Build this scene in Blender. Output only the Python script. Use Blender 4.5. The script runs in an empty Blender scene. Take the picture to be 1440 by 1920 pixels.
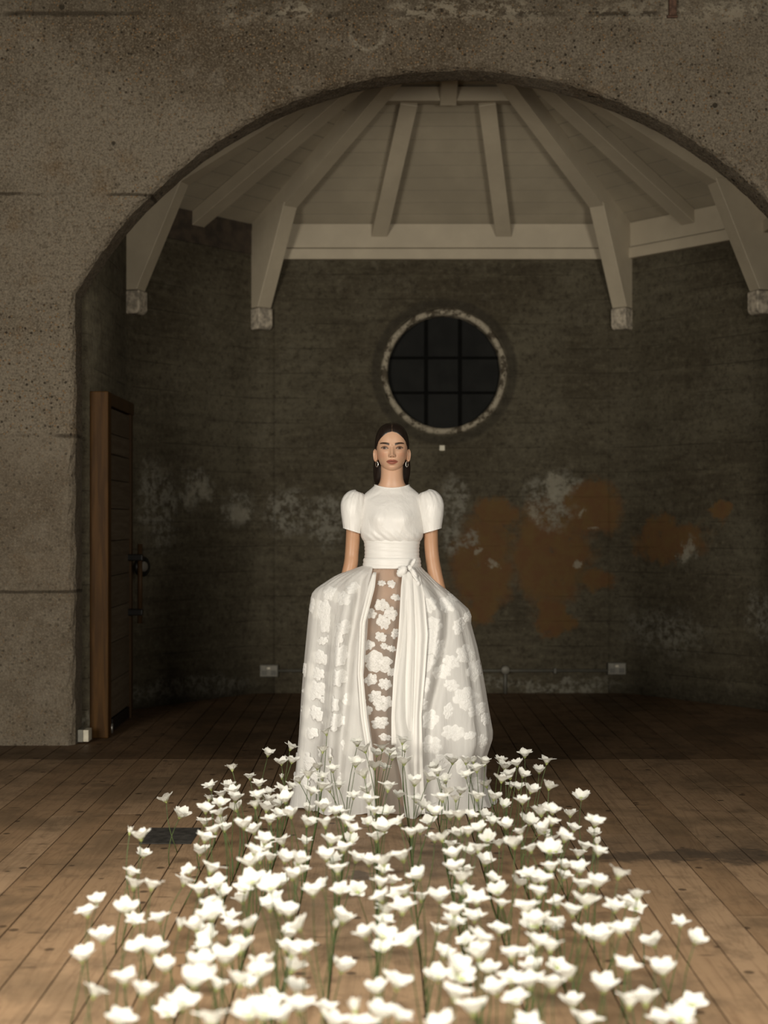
import bpy, bmesh, math, random
import numpy as np
from mathutils import Vector, Matrix

random.seed(7)
rng = np.random.default_rng(11)
SC = bpy.context.scene
COL = SC.collection
PI = math.pi

# ------------------------------------------------------------------ camera, light, exposure
F_PX, VPX, HOR, CAM_H = 2667.0, 713.0, 975.0, 1.33
cam_d = bpy.data.cameras.new('camera')
cam = bpy.data.objects.new('camera', cam_d); COL.objects.link(cam)
cam.location = (0, 0, CAM_H); cam.rotation_euler = (PI / 2, 0, 0)
cam_d.sensor_fit = 'VERTICAL'; cam_d.sensor_height = 36.0; cam_d.sensor_width = 27.0
cam_d.lens = F_PX / 1920 * 36.0
cam_d.shift_x = (720 - VPX) / 1920; cam_d.shift_y = (HOR - 960) / 1920
cam_d.clip_start = 0.05; cam_d.clip_end = 100
cam_d.dof.use_dof = True; cam_d.dof.focus_distance = 6.5; cam_d.dof.aperture_fstop = 2.1
SC.camera = cam

world = bpy.data.worlds.new('world'); SC.world = world; world.use_nodes = True
bg = world.node_tree.nodes['Background']
bg.inputs[0].default_value = (1.0, 0.93, 0.80, 1); bg.inputs[1].default_value = 0.012

def area_light(name, loc, target, sx, sy, power, col):
    l = bpy.data.lights.new(name, 'AREA'); l.shape = 'RECTANGLE'; l.size = sx; l.size_y = sy
    l.energy = power; l.color = col
    o = bpy.data.objects.new(name, l); COL.objects.link(o); o.location = loc
    d = Vector(target) - Vector(loc); o.rotation_euler = d.to_track_quat('-Z', 'Y').to_euler()
    return o
# the hall in front of the arch: a tall window behind the photographer and an added overhead lamp pooling light on the floor
w1 = area_light('window_daylight', (-3.4, -0.8, 2.0), (0.6, 8.2, 1.9), 1.8, 2.4, 390, (1.0, 0.935, 0.82))
w2 = area_light('window_daylight_rear', (2.9, -1.6, 1.9), (-0.2, 7.4, 1.4), 1.6, 2.2, 330, (1.0, 0.935, 0.82))
w3 = area_light('overhead_pool_fill', (-0.6, 2.9, 5.2), (-0.5, 3.2, 0.0), 2.0, 1.5, 100, (1.0, 0.94, 0.84))  # added fill with no known source, brightens the foreground floor
w3.data.spread = math.radians(80)

vs = SC.view_settings
vs.view_transform = 'Standard'; vs.look = 'None'; vs.gamma = 1.0; vs.use_curve_mapping = False
vs.exposure = 0.2

# ------------------------------------------------------------------ helpers
def P(px, py, Y):
    return Vector(((px - VPX) * Y / F_PX, Y, CAM_H + (HOR - py) * Y / F_PX))

def setprops(o, label=None, cat=None, group=None, kind=None):
    if label: o['label'] = label
    if cat: o['category'] = cat
    if group: o['group'] = group
    if kind: o['kind'] = kind
    return o

def empty(name, loc, label=None, cat=None, group=None, kind=None):
    o = bpy.data.objects.new(name, None); COL.objects.link(o); o.location = loc
    o.empty_display_size = 0.05
    return setprops(o, label, cat, group, kind)

def mesh(name, verts, faces, smooth=False, mats=(), fm=None):
    me = bpy.data.meshes.new(name)
    me.from_pydata([tuple(map(float, v)) for v in verts], [], [tuple(int(i) for i in f) for f in faces])
    for m in mats: me.materials.append(m)
    if fm is not None: me.polygons.foreach_set('material_index', list(fm))
    if smooth: me.polygons.foreach_set('use_smooth', [True] * len(me.polygons))
    me.update()
    return me

def link(name, me, parent=None, mat=None, loc=None):
    o = bpy.data.objects.new(name, me); COL.objects.link(o)
    if mat is not None and not me.materials: me.materials.append(mat)
    if parent is not None: o.parent = parent
    if loc is not None: o.location = loc
    return o

def obj(name, verts, faces, mat, parent=None, smooth=False, loc=None):
    return link(name, mesh(name, verts, faces, smooth, (mat,)), parent, None, loc)

def bm_mesh(name, bm, mat, smooth=False, recalc=True):
    if recalc: bmesh.ops.recalc_face_normals(bm, faces=bm.faces)
    me = bpy.data.meshes.new(name); bm.to_mesh(me); bm.free()
    me.materials.append(mat)
    if smooth: me.polygons.foreach_set('use_smooth', [True] * len(me.polygons))
    return me

def add_box(bm, lo, hi, bevel=0.0, mtx=None):
    lo, hi = Vector(lo), Vector(hi)
    r = bmesh.ops.create_cube(bm, size=1.0)
    vs_ = r['verts']
    for v in vs_:
        v.co = Vector([(lo[i] + hi[i]) / 2 + v.co[i] * (hi[i] - lo[i]) for i in range(3)])
        if mtx is not None: v.co = mtx @ v.co
    if bevel > 0:
        es = list({e for v in vs_ for e in v.link_edges})
        bmesh.ops.bevel(bm, geom=es, offset=bevel, segments=2, affect='EDGES', profile=0.5)

def box(name, lo, hi, mat, parent=None, bevel=0.0, mtx=None):
    bm = bmesh.new(); add_box(bm, lo, hi, bevel, mtx)
    return link(name, bm_mesh(name, bm, mat), parent)

def prism(name, poly, vec, mat, parent=None, bevel=0.0):
    """extrude a planar polygon (list of points) along vec"""
    n = len(poly); v = [Vector(p) for p in poly]; vec = Vector(vec)
    vv = v + [p + vec for p in v]
    ff = [tuple(range(n))[::-1], tuple(range(n, 2 * n))] + [(i, (i + 1) % n, n + (i + 1) % n, n + i) for i in range(n)]
    bm = bmesh.new(); bv = [bm.verts.new(p) for p in vv]
    for f in ff: bm.faces.new([bv[i] for i in f])
    if bevel > 0:
        bmesh.ops.bevel(bm, geom=list(bm.edges), offset=bevel, segments=1, affect='EDGES', profile=0.5)
    return link(name, bm_mesh(name, bm, mat), parent)

def tube_geo(pts, radii, n=8, cap=True, flat=None):
    pts = [Vector(p) for p in pts]; V = []; Fc = []
    up = Vector((0, 0, 1)); prev = None
    for i, p in enumerate(pts):
        t = (pts[min(i + 1, len(pts) - 1)] - pts[max(i - 1, 0)]).normalized()
        if prev is None:
            a = up.cross(t)
            if a.length < 1e-3: a = Vector((1, 0, 0)).cross(t)
            a.normalize()
        else:
            a = prev - t * prev.dot(t); a.normalize()
        prev = a; b = t.cross(a)
        r = radii[i] if hasattr(radii, '__len__') else radii
        rx, ry = (r if hasattr(r, '__len__') else (r, r))
        for k in range(n):
            an = 2 * PI * k / n
            V.append(p + a * math.cos(an) * rx + b * math.sin(an) * ry)
    m = len(pts)
    for i in range(m - 1):
        for k in range(n):
            k2 = (k + 1) % n
            Fc.append((i * n + k, i * n + k2, (i + 1) * n + k2, (i + 1) * n + k))
    if cap:
        Fc.append(tuple(range(n))[::-1]); Fc.append(tuple(range((m - 1) * n, m * n)))
    return V, Fc

def tube(name, pts, radii, mat, parent=None, n=8, smooth=True):
    V, Fc = tube_geo(pts, radii, n)
    return obj(name, V, Fc, mat, parent, smooth)

def grid_faces(nu, nv, wrap_u=False, off=0):
    Fc = []
    for j in range(nv - 1):
        for i in range(nu - (0 if wrap_u else 1)):
            i2 = (i + 1) % nu
            Fc.append((off + j * nu + i, off + j * nu + i2, off + (j + 1) * nu + i2, off + (j + 1) * nu + i))
    return Fc

# ------------------------------------------------------------------ materials (node DSL)
class G:
    def __init__(s, name):
        s.m = bpy.data.materials.new(name); s.m.use_nodes = True
        s.t = s.m.node_tree; s.n = s.t.nodes; s.n.clear()
        s.out = s.n.new('ShaderNodeOutputMaterial')
        s.x = 0
    def add(s, typ, **kw):
        nd = s.n.new(typ)
        for k, v in kw.items(): setattr(nd, k, v)
        return nd
    def put(s, sock, v):
        if v is None: return
        if isinstance(v, bpy.types.NodeSocket): s.t.links.new(v, sock)
        elif sock.type == 'RGBA' and hasattr(v, '__len__'): sock.default_value = (*v[:3], 1.0)
        elif hasattr(v, '__len__'): sock.default_value = tuple(v)
        else:
            if sock.type == 'RGBA': sock.default_value = (v, v, v, 1)
            elif sock.type == 'VECTOR': sock.default_value = (v, v, v)
            else: sock.default_value = v
    def pos(s): return s.add('ShaderNodeNewGeometry').outputs['Position']
    def objco(s): return s.add('ShaderNodeTexCoord').outputs['Object']
    def gen(s): return s.add('ShaderNodeTexCoord').outputs['Generated']
    def rand(s): return s.add('ShaderNodeObjectInfo').outputs['Random']
    def attr(s, name): return s.add('ShaderNodeAttribute', attribute_name=name).outputs['Color']
    def mapping(s, vec, scale=(1, 1, 1), loc=(0, 0, 0)):
        nd = s.add('ShaderNodeMapping'); s.put(nd.inputs['Vector'], vec); s.put(nd.inputs['Scale'], scale); s.put(nd.inputs['Location'], loc)
        return nd.outputs[0]
    def noise(s, vec, scale, detail=4, rough=0.55, dist=0.0, col=False):
        nd = s.add('ShaderNodeTexNoise'); s.put(nd.inputs['Vector'], vec)
        nd.inputs['Scale'].default_value = scale; nd.inputs['Detail'].default_value = detail
        nd.inputs['Roughness'].default_value = rough; nd.inputs['Distortion'].default_value = dist
        return nd.outputs['Color' if col else 'Fac']
    def voro(s, vec, scale, out='Distance', feature='F1', rnd=1.0):
        nd = s.add('ShaderNodeTexVoronoi', feature=feature); s.put(nd.inputs['Vector'], vec)
        nd.inputs['Scale'].default_value = scale; nd.inputs['Randomness'].default_value = rnd
        return nd.outputs[out]
    def math(s, op, a, b=None, c=None, clamp=False):
        nd = s.add('ShaderNodeMath', operation=op, use_clamp=clamp)
        for i, v in enumerate((a, b, c)): s.put(nd.inputs[i], v)
        return nd.outputs[0]
    def vmath(s, op, a, b=None, out=0):
        nd = s.add('ShaderNodeVectorMath', operation=op); s.put(nd.inputs[0], a); s.put(nd.inputs[1], b)
        return nd.outputs[out]
    def scale(s, v, k):
        nd = s.add('ShaderNodeVectorMath', operation='SCALE'); s.put(nd.inputs[0], v); nd.inputs['Scale'].default_value = k
        return nd.outputs[0]
    def mix(s, fac, a, b, blend='MIX'):
        nd = s.add('ShaderNodeMix', data_type='RGBA', blend_type=blend)
        s.put(nd.inputs['Factor'], fac); s.put(nd.inputs[6], a); s.put(nd.inputs[7], b)
        return nd.outputs[2]
    def step(s, v, lo, hi, a=0.0, b=1.0):
        nd = s.add('ShaderNodeMapRange', interpolation_type='SMOOTHSTEP')
        s.put(nd.inputs[0], v); s.put(nd.inputs[1], lo); s.put(nd.inputs[2], hi); s.put(nd.inputs[3], a); s.put(nd.inputs[4], b)
        return nd.outputs[0]
    def sep(s, v):
        nd = s.add('ShaderNodeSeparateXYZ'); s.put(nd.inputs[0], v); return nd.outputs
    def comb(s, x, y, z):
        nd = s.add('ShaderNodeCombineXYZ')
        for i, v in enumerate((x, y, z)): s.put(nd.inputs[i], v)
        return nd.outputs[0]
    def bump(s, h, strength=0.5, dist=0.01, normal=None):
        nd = s.add('ShaderNodeBump'); s.put(nd.inputs['Height'], h)
        nd.inputs['Strength'].default_value = strength; nd.inputs['Distance'].default_value = dist
        if normal is not None: s.put(nd.inputs['Normal'], normal)
        return nd.outputs[0]
    def bsdf(s, col, rough=0.7, normal=None, metal=0.0, spec=0.5, sheen=0.0, sss=0.0, sss_r=(1, .4, .2), sss_s=0.01):
        nd = s.add('ShaderNodeBsdfPrincipled')
        s.put(nd.inputs['Base Color'], col); s.put(nd.inputs['Roughness'], rough); s.put(nd.inputs['Metallic'], metal)
        s.put(nd.inputs['Specular IOR Level'], spec); s.put(nd.inputs['Sheen Weight'], sheen)
        if sss: 
            nd.inputs['Subsurface Weight'].default_value = sss
            nd.inputs['Subsurface Radius'].default_value = sss_r; nd.inputs['Subsurface Scale'].default_value = sss_s
        if normal is not None: s.put(nd.inputs['Normal'], normal)
        return nd.outputs[0]
    def mixsh(s, fac, a, b):
        nd = s.add('ShaderNodeMixShader'); s.put(nd.inputs[0], fac)
        s.t.links.new(a, nd.inputs[1]); s.t.links.new(b, nd.inputs[2]); return nd.outputs[0]
    def transl(s, col, normal=None):
        nd = s.add('ShaderNodeBsdfTranslucent'); s.put(nd.inputs[0], col)
        if normal is not None: s.put(nd.inputs['Normal'], normal)
        return nd.outputs[0]
    def transp(s, col=(1, 1, 1)):
        nd = s.add('ShaderNodeBsdfTransparent'); s.put(nd.inputs[0], col); return nd.outputs[0]
    def done(s, sh):
        s.t.links.new(sh, s.out.inputs['Surface']); return s.m

def simple(name, col, rough=0.6, metal=0.0, var=0.12, scale=20, bump=0.0, spec=0.5):
    g = G(name); p = g.objco()
    n = g.noise(p, scale, 4)
    c = g.mix(g.step(n, 0.3, 0.7), [x * (1 - var) for x in col], [min(1, x * (1 + var)) for x in col])
    return g.done(g.bsdf(c, rough, g.bump(n, bump, 0.004) if bump else None, metal, spec))

ARCH_Y0, ARCH_Y1 = 8.386, 8.625
BACK_Y = 10.93
ACX = 0.47

def mat_concrete_arch():
    g = G('rough_aggregate_concrete'); p = g.pos(); z = g.sep(p)[2]; x = g.sep(p)[0]
    big = g.noise(p, 0.9, 5, 0.6); med = g.noise(p, 5.0, 6, 0.65); fine = g.noise(p, 60, 4, 0.7)
    c = g.mix(g.step(big, .36, .62), (.072, .058, .042), (.158, .142, .119))
    c = g.mix(g.math('MULTIPLY', g.step(med, .5, .75), .75), c, (0.1800, 0.1642, 0.1426))
    rust = g.step(g.noise(g.vmath('ADD', p, (7, 3, 1)), 2.2, 6, .65), .54, .74)
    c = g.mix(g.math('MULTIPLY', rust, .75), c, (0.1116, 0.0720, 0.0360))
    # pebbles of the aggregate
    vd = g.voro(p, 62); vc = g.voro(p, 62, 'Color')
    rs = g.sep(vc)
    peb = g.step(vd, .42, .30)
    pcol = g.mix(g.step(rs[0], .2, .8), (0.0432, 0.0324, 0.0216), (0.2592, 0.2304, 0.1872))
    pcol = g.mix(g.step(rs[1], .75, .8), pcol, (0.2160, 0.1332, 0.0648))
    pm = g.math('MULTIPLY', peb, g.step(rs[2], .35, .6))
    rough_zone = g.step(g.noise(g.vmath('ADD', p, (2, 9, 4)), 1.3, 4, .6), .36, .6)
    lower = g.step(z, 1.86, 1.80)         # smoother render on the lower pier
    rz = g.math('MULTIPLY', rough_zone, g.math('SUBTRACT', 1.0, g.math('MULTIPLY', lower, .55)))
    c = g.mix(g.math('MULTIPLY', pm, g.math('ADD', g.math('MULTIPLY', rz, .6), .22)), c, pcol)
    # small dark pits and bigger blow holes
    vp = g.voro(p, 27); vpr = g.sep(g.voro(p, 27, 'Color'))
    pit = g.math('MULTIPLY', g.step(vp, .24, .13), g.step(vpr[0], .30, .4))
    pit = g.math('MULTIPLY', pit, g.math('ADD', g.math('MULTIPLY', rough_zone, .7), .25))
    vb = g.voro(p, 7.0); vbr = g.sep(g.voro(p, 7.0, 'Color'))
    hole = g.math('MULTIPLY', g.step(vb, .13, .08), g.step(vbr[0], .72, .76))
    pits = g.math('MAXIMUM', pit, hole)
    # salt-and-pepper grain of the exposed sand
    sp1 = g.noise(p, 75, 3, .8); sp2 = g.noise(g.vmath('ADD', p, (1, 2, 3)), 26, 5, .8)
    c = g.mix(g.math('MULTIPLY', g.step(sp1, .50, .64), .55), c, (.250, .222, .180))
    c = g.mix(g.math('MULTIPLY', g.step(sp1, .50, .36), .60), c, (.042, .034, .024))
    c = g.mix(g.math('MULTIPLY', g.step(sp2, .50, .66), .35), c, (.210, .185, .150))
    c = g.mix(g.math('MULTIPLY', g.step(sp2, .48, .34), .55), c, (.046, .036, .024))
    c = g.mix(g.math('MULTIPLY', pits, .85), c, (0.0158, 0.0122, 0.0079))
    # smoother grey lower render
    c = g.mix(g.math('MULTIPLY', lower, .35), c, g.mix(g.step(med, .4, .62), (0.1332, 0.1152, 0.0936), (0.1800, 0.1620, 0.1368)))
    # pour lines
    wob = g.math('MULTIPLY', g.math('SUBTRACT', g.noise(p, 6, 4), .5), .03)
    lines = None
    for zz, w in ((4.317, .014), (3.25, .008), (1.83, .010), (0.905, .008)):
        d = g.math('ABSOLUTE', g.math('SUBTRACT', g.math('ADD', z, wob), zz))
        l = g.math('MULTIPLY', g.step(d, w * 1.6, w * .3), g.step(g.noise(g.vmath('ADD', p, (zz, 0, 0)), 2.3, 3), .42, .58))
        lines = l if lines is None else g.math('MAXIMUM', lines, l)
    c = g.mix(g.math('MULTIPLY', lines, .75), c, (0.0252, 0.0194, 0.0130))
    # flaking limewash along the topmost pour line
    d = g.math('ABSOLUTE', g.math('SUBTRACT', z, 4.345))
    fl = g.math('MULTIPLY', g.step(d, .12, .0), g.step(g.noise(g.mapping(p, (1, 1, 1.4)), 17, 6, .75), .48, .56))
    fl = g.math('MULTIPLY', fl, g.step(g.noise(p, 1.6, 2), .42, .55))
    c = g.mix(g.math('MULTIPLY', fl, .8), c, (0.2880, 0.2664, 0.2232))
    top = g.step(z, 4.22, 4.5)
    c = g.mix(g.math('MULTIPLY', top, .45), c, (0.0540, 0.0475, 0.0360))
    # chalky ring left by a removed fitting
    rp = g.sep(g.vmath('SUBTRACT', p, (-.075, ARCH_Y0, 4.205)))
    rd = g.math('SQRT', g.math('ADD', g.math('MULTIPLY', rp[0], rp[0]), g.math('MULTIPLY', rp[2], rp[2])))
    ring = g.math('MULTIPLY', g.step(g.math('ABSOLUTE', g.math('SUBTRACT', rd, .10)), .018, .004), g.step(fine, .40, .55))
    ring = g.math('MULTIPLY', ring, g.step(rp[2], .05, -.03))
    c = g.mix(g.math('MULTIPLY', ring, .55), c, (0.2736, 0.2592, 0.2232))
    h = g.math('ADD', g.math('MULTIPLY', med, .5), g.math('MULTIPLY', fine, .25))
    h = g.math('ADD', h, g.math('MULTIPLY', pm, .25))
    h = g.math('SUBTRACT', h, g.math('MULTIPLY', pits, .6))
    h = g.math('SUBTRACT', h, g.math('MULTIPLY', lines, .5))
    c = g.mix(1.0, c, (.87, .81, .715), 'MULTIPLY')
    return g.done(g.bsdf(c, .92, g.bump(h, .75, .016), spec=.2))

def mat_concrete_apse():
    g = G('dark_peeling_apse_concrete'); p = g.pos(); sp = g.sep(p)
    big = g.noise(p, 1.1, 5, .6); med = g.noise(p, 7, 6, .7); fine = g.noise(p, 45, 4, .7)
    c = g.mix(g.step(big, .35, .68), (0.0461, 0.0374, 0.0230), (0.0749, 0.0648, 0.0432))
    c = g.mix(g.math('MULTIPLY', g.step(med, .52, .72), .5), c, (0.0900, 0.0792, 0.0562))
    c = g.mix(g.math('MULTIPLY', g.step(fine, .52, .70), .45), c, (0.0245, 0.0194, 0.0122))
    st1 = g.noise(g.mapping(p, (2.2, 2.2, 17)), 1.0, 5, .7)
    c = g.mix(g.math('MULTIPLY', g.step(st1, .48, .68), .35), c, (.104, .090, .058))
    c = g.mix(g.math('MULTIPLY', g.step(st1, .50, .34), .35), c, (.026, .020, .012))
    sp2 = g.noise(p, 24, 5, .8)
    c = g.mix(g.math('MULTIPLY', g.step(sp2, .49, .36), .65), c, (.022, .017, .010))
    c = g.mix(g.math('MULTIPLY', g.step(sp2, .54, .66), .40), c, (.118, .104, .070))
    # board marks of the shuttering
    bandn = g.noise(g.mapping(p, (.5, .5, 1.0)), 1.0, 2)
    zz = g.math('FRACT', g.math('MULTIPLY', g.math('ADD', sp[2], g.math('MULTIPLY', bandn, .03)), 1 / .19))
    bl = g.math('MULTIPLY', g.step(g.math('ABSOLUTE', g.math('SUBTRACT', zz, .5)), .47, .5), g.step(g.noise(p, 3, 3), .4, .6))
    c = g.mix(g.math('MULTIPLY', bl, .5), c, (0.0216, 0.0166, 0.0101))
    wn = g.noise(p, 9, 5, .7, col=True); wn2 = g.noise(p, 2.2, 3, .6, col=True)
    q = g.vmath('ADD', p, g.scale(g.vmath('SUBTRACT', wn, (.5, .5, .5)), .26))
    q = g.vmath('ADD', q, g.scale(g.vmath('SUBTRACT', wn2, (.5, .5, .5)), .25))
    qs = g.sep(q)
    def blob(px, py, rx, ry, soft=.45):
        Y = BACK_Y
        if px < 470: Y = 10.35
        if px < 330: Y = 9.9
        if px > 1330: Y = 10.3
        c0 = P(px, py, Y); k = Y / F_PX
        dx = g.math('DIVIDE', g.math('SUBTRACT', qs[0], c0.x), rx * k); dz = g.math('DIVIDE', g.math('SUBTRACT', qs[2], c0.z), ry * k)
        r = g.math('SQRT', g.math('ADD', g.math('MULTIPLY', dx, dx), g.math('MULTIPLY', dz, dz)))
        return g.step(r, 1.0 + soft * .5, 1.0 - soft)
    def union(lst):
        m = None
        for a in lst:
            b = blob(*a); m = b if m is None else g.math('MAXIMUM', m, b)
        return m
    # red-brown old paint on the right of the back wall
    red = union([(930, 970, 42, 34, .3), (905, 1060, 66, 90, .3), (1030, 1040, 72, 110, .3), (1110, 950, 60, 55, .3), (1240, 1012, 62, 36, .3),
                 (1040, 1160, 34, 34, .3), (1120, 1085, 36, 26, .3), (1350, 965, 22, 18, .3), (900, 1150, 34, 34, .3)])
    rc = g.mix(g.step(wn, .35, .65), (.092, .044, .018), (.098, .058, .020))
    c = g.mix(g.math('MULTIPLY', g.math('MULTIPLY', red, g.step(med, .26, .40)), .92), c, rc)
    # pale salt bloom and chipped plaster
    pale = union([(283, 945, 34, 90), (362, 915, 24, 40), (437, 955, 32, 44), (535, 955, 46, 48), (615, 970, 38, 50), (850, 945, 34, 48),
                  (1030, 940, 48, 52), (1275, 1032, 13, 24), (1412, 1148, 30, 46), (845, 1010, 26, 26), (345, 1292, 120, 22), (1010, 1285, 170, 12),
                  (1060, 905, 28, 26), (1230, 1180, 60, 40, .8), (880, 1010, 22, 12)])
    pn = g.step(g.noise(g.vmath('ADD', p, (3, 1, 5)), 20, 5, .75), .40, .60)
    c = g.mix(g.math('MULTIPLY', g.math('MULTIPLY', pale, pn), .75), c, (0.1728, 0.1620, 0.1296))
    bright = union([(1048, 912, 26, 30, .3), (1000, 965, 14, 12, .4), (1090, 955, 7, 9, .4), (901, 1030, 9, 7, .3), (928, 1055, 13, 8, .3), (1078, 1058, 9, 7, .3), (1112, 991, 6, 4, .3), (1272, 1035, 10, 18, .3), (362, 925, 18, 22, .6), (437, 965, 20, 26, .6)])
    c = g.mix(g.math('MULTIPLY', g.math('MULTIPLY', bright, g.step(med, .36, .5)), .7), c, (0.2160, 0.1980, 0.1512))
    # damp ring round the window opening
    wc = P(833, 697, BACK_Y); wr = g.sep(g.vmath('SUBTRACT', p, tuple(wc)))
    rd = g.math('SQRT', g.math('ADD', g.math('MULTIPLY', wr[0], wr[0]), g.math('MULTIPLY', wr[2], wr[2])))
    c = g.mix(g.math('MULTIPLY', g.step(g.math('ABSOLUTE', g.math('SUBTRACT', rd, .525)), .05, .02), .55), c, (0.0187, 0.0158, 0.0115))
    h = g.math('ADD', g.math('MULTIPLY', med, .6), g.math('MULTIPLY', fine, .3))
    h = g.math('ADD', h, g.math('MULTIPLY', g.math('MULTIPLY', pale, pn), .25))
    h = g.math('SUBTRACT', h, g.math('MULTIPLY', bl, .5))
    return g.done(g.bsdf(c, .9, g.bump(h, .6, .015), spec=.2))

def mat_floor(name='worn_floor_boards', k=1.0):
    g = G(name); p = g.pos(); r = g.rand(); sp = g.sep(p)
    off = g.comb(g.math('MULTIPLY', r, 37.0), g.math('MULTIPLY', r, 91.0), 0.0)
    q = g.vmath('ADD', p, off)
    grain = g.noise(g.mapping(q, (46, 2.2, 1)), 1.0, 5, .6, .6)
    rings = g.noise(g.mapping(q, (9, .8, 1)), 1.0, 3, .5, 1.5)
    rw = g.math('FRACT', g.math('MULTIPLY', rings, 9.0))
    blot = g.noise(p, 1.4, 5, .6); blot2 = g.noise(g.vmath('ADD', p, (5, 2, 0)), 5.5, 5, .65)
    base = g.mix(r, (.195, .122, .066), (.265, .176, .104))
    c = g.mix(g.math('MULTIPLY', g.step(grain, .45, .75), .45), base, (.120, .068, .036))
    c = g.mix(g.math('MULTIPLY', g.step(rw, .72, .95), .28), c, (.085, .048, .026))
    c = g.mix(g.math('MULTIPLY', g.step(blot2, .46, .70), .62), c, (.092, .060, .034))
    c = g.mix(g.math('MULTIPLY', g.step(blot, .46, .62), .50), c, (.080, .055, .032))
    # nail marks and knots
    kv = g.voro(g.mapping(q, (1, 1, 0)), 8.5); kr = g.sep(g.voro(g.mapping(q, (1, 1, 0)), 8.5, 'Color'))
    knot = g.math('MULTIPLY', g.step(kv, .17, .10), g.step(kr[0], .48, .52))
    kv2 = g.voro(g.mapping(q, (.35, 1.6, 0)), 11); kr2 = g.sep(g.voro(g.mapping(q, (.35, 1.6, 0)), 11, 'Color'))
    crack = g.math('MULTIPLY', g.step(kv2, .16, .06), g.step(kr2[1], .55, .6))
    mk = g.math('MAXIMUM', knot, g.math('MULTIPLY', crack, .8))
    c = g.mix(g.math('MULTIPLY', mk, .75), c, (.026, .016, .009))
    # dark bands on the right, and a small dark stain near the middle
    def dark_patch(px, py, rx, ry):
        Y = F_PX * CAM_H / (py - HOR); c0 = ((px - VPX) * Y / F_PX, Y)
        qq = g.sep(g.vmath('ADD', p, g.scale(g.vmath('SUBTRACT', g.noise(p, 5, 4, .7, col=True), (.5, .5, .5)), .4)))
        dx = g.math('DIVIDE', g.math('SUBTRACT', qq[0], c0[0]), rx); dy = g.math('DIVIDE', g.math('SUBTRACT', qq[1], c0[1]), ry)
        return g.step(g.math('SQRT', g.math('ADD', g.math('MULTIPLY', dx, dx), g.math('MULTIPLY', dy, dy))), 1.3, .5)
    st = g.math('MAXIMUM', dark_patch(1320, 1606, .75, .11), g.math('MULTIPLY', dark_patch(1250, 1590, .5, .3), .5))
    st = g.math('MAXIMUM', st, dark_patch(682, 1641, .06, .07))
    c = g.mix(g.math('MULTIPLY', st, .75), c, (.030, .024, .019))
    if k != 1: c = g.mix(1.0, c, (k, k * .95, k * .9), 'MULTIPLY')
    h = g.math('SUBTRACT', g.math('MULTIPLY', grain, .5), g.math('MULTIPLY', mk, .5))
    ro = g.step(blot2, .3, .7, .48, .66)
    return g.done(g.bsdf(c, ro, g.bump(h, .45, .004), spec=.18))

def mat_paint(name, col):
    g = G(name); p = g.pos(); r = g.rand()
    n = g.noise(p, 3.0, 5, .6); f = g.noise(g.mapping(p, (3, 3, 14)), 6, 4, .6)
    c = g.mix(g.step(n, .35, .7), [x * .86 for x in col], col)
    c = g.mix(g.math('MULTIPLY', r, .14), c, [x * .72 for x in col])
    c = g.mix(g.math('MULTIPLY', g.step(f, .62, .8), .35), c, [x * .6 for x in col])
    return g.done(g.bsdf(c, .62, g.bump(f, .15, .003), spec=.3))

def mat_wood(name, a, b, axis=(1, 1, 8), rough=.5):
    g = G(name); p = g.objco(); r = g.rand()
    inv = [14 if v == 1 else 1.0 for v in axis]
    gr = g.noise(g.mapping(p, inv), 2.2, 5, .6, .8)
    c = g.mix(g.step(gr, .35, .7), a, b)
    c = g.mix(g.math('MULTIPLY', r, .35), c, [x * .6 for x in a])
    return g.done(g.bsdf(c, rough, g.bump(gr, .25, .003), spec=.06))

M = {}
M['arch'] = mat_concrete_arch(); M['apse'] = mat_concrete_apse(); M['floor'] = mat_floor(); M['floor_apse'] = mat_floor('shade_darkened_apse_boards', .58)  # apse boards: same wood, darkened in colour to stand in for shade
M['underfloor'] = simple('dark_underfloor', (.012, .008, .005), .95)
M['paint'] = mat_paint('aged_white_ceiling_paint', (.305, .264, .192))
M['paint_beam'] = mat_paint('aged_white_beam_paint', (.38, .327, .24))
M['corbel'] = simple('chipped_stone_corbel', (.30, .26, .20), .9, var=.45, scale=26, bump=.6)
M['bare'] = simple('dark_bare_timber', (.040, .028, .017), .9, var=.4, scale=12, bump=.4)
M['ring'] = None
M['black_glass'] = simple('blacked_out_glass', (.007, .007, .006), .65, var=.3, scale=6, spec=.1)
M['black_bar'] = simple('black_painted_bar', (.004, .004, .0035), .8, spec=.03)
M['door_frame'] = mat_wood('varnished_orange_door_frame', (.042, .020, .006), (.078, .037, .010), (1, 1, 8), .5)
M['door_leaf'] = mat_wood('grey_brown_door_boards', (.075, .055, .036), (.105, .082, .056), (1, 8, 1), .55)
M['door_rail'] = mat_wood('dark_wood_rail', (.038, .021, .010), (.060, .034, .016), (1, 1, 8), .45)
M['iron'] = simple('black_iron', (.012, .011, .010), .35, .6, var=.3)
M['steel'] = simple('dull_steel', (.30, .28, .25), .4, .8)
M['grey_box'] = simple('grey_metal_box', (.13, .12, .095), .55, .2, var=.15)
M['pipe'] = simple('painted_conduit_grey', (.085, .080, .064), .6, .1)
M['white_plastic'] = simple('cream_plastic', (.48, .44, .34), .5)
M['rust'] = simple('rusty_iron', (.085, .045, .028), .85, .2, var=.4, scale=40, bump=.4)
M['patch'] = simple('blackened_metal_patch', (.030, .027, .023), .6, .2, var=.5, scale=22, bump=.5)

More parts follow.
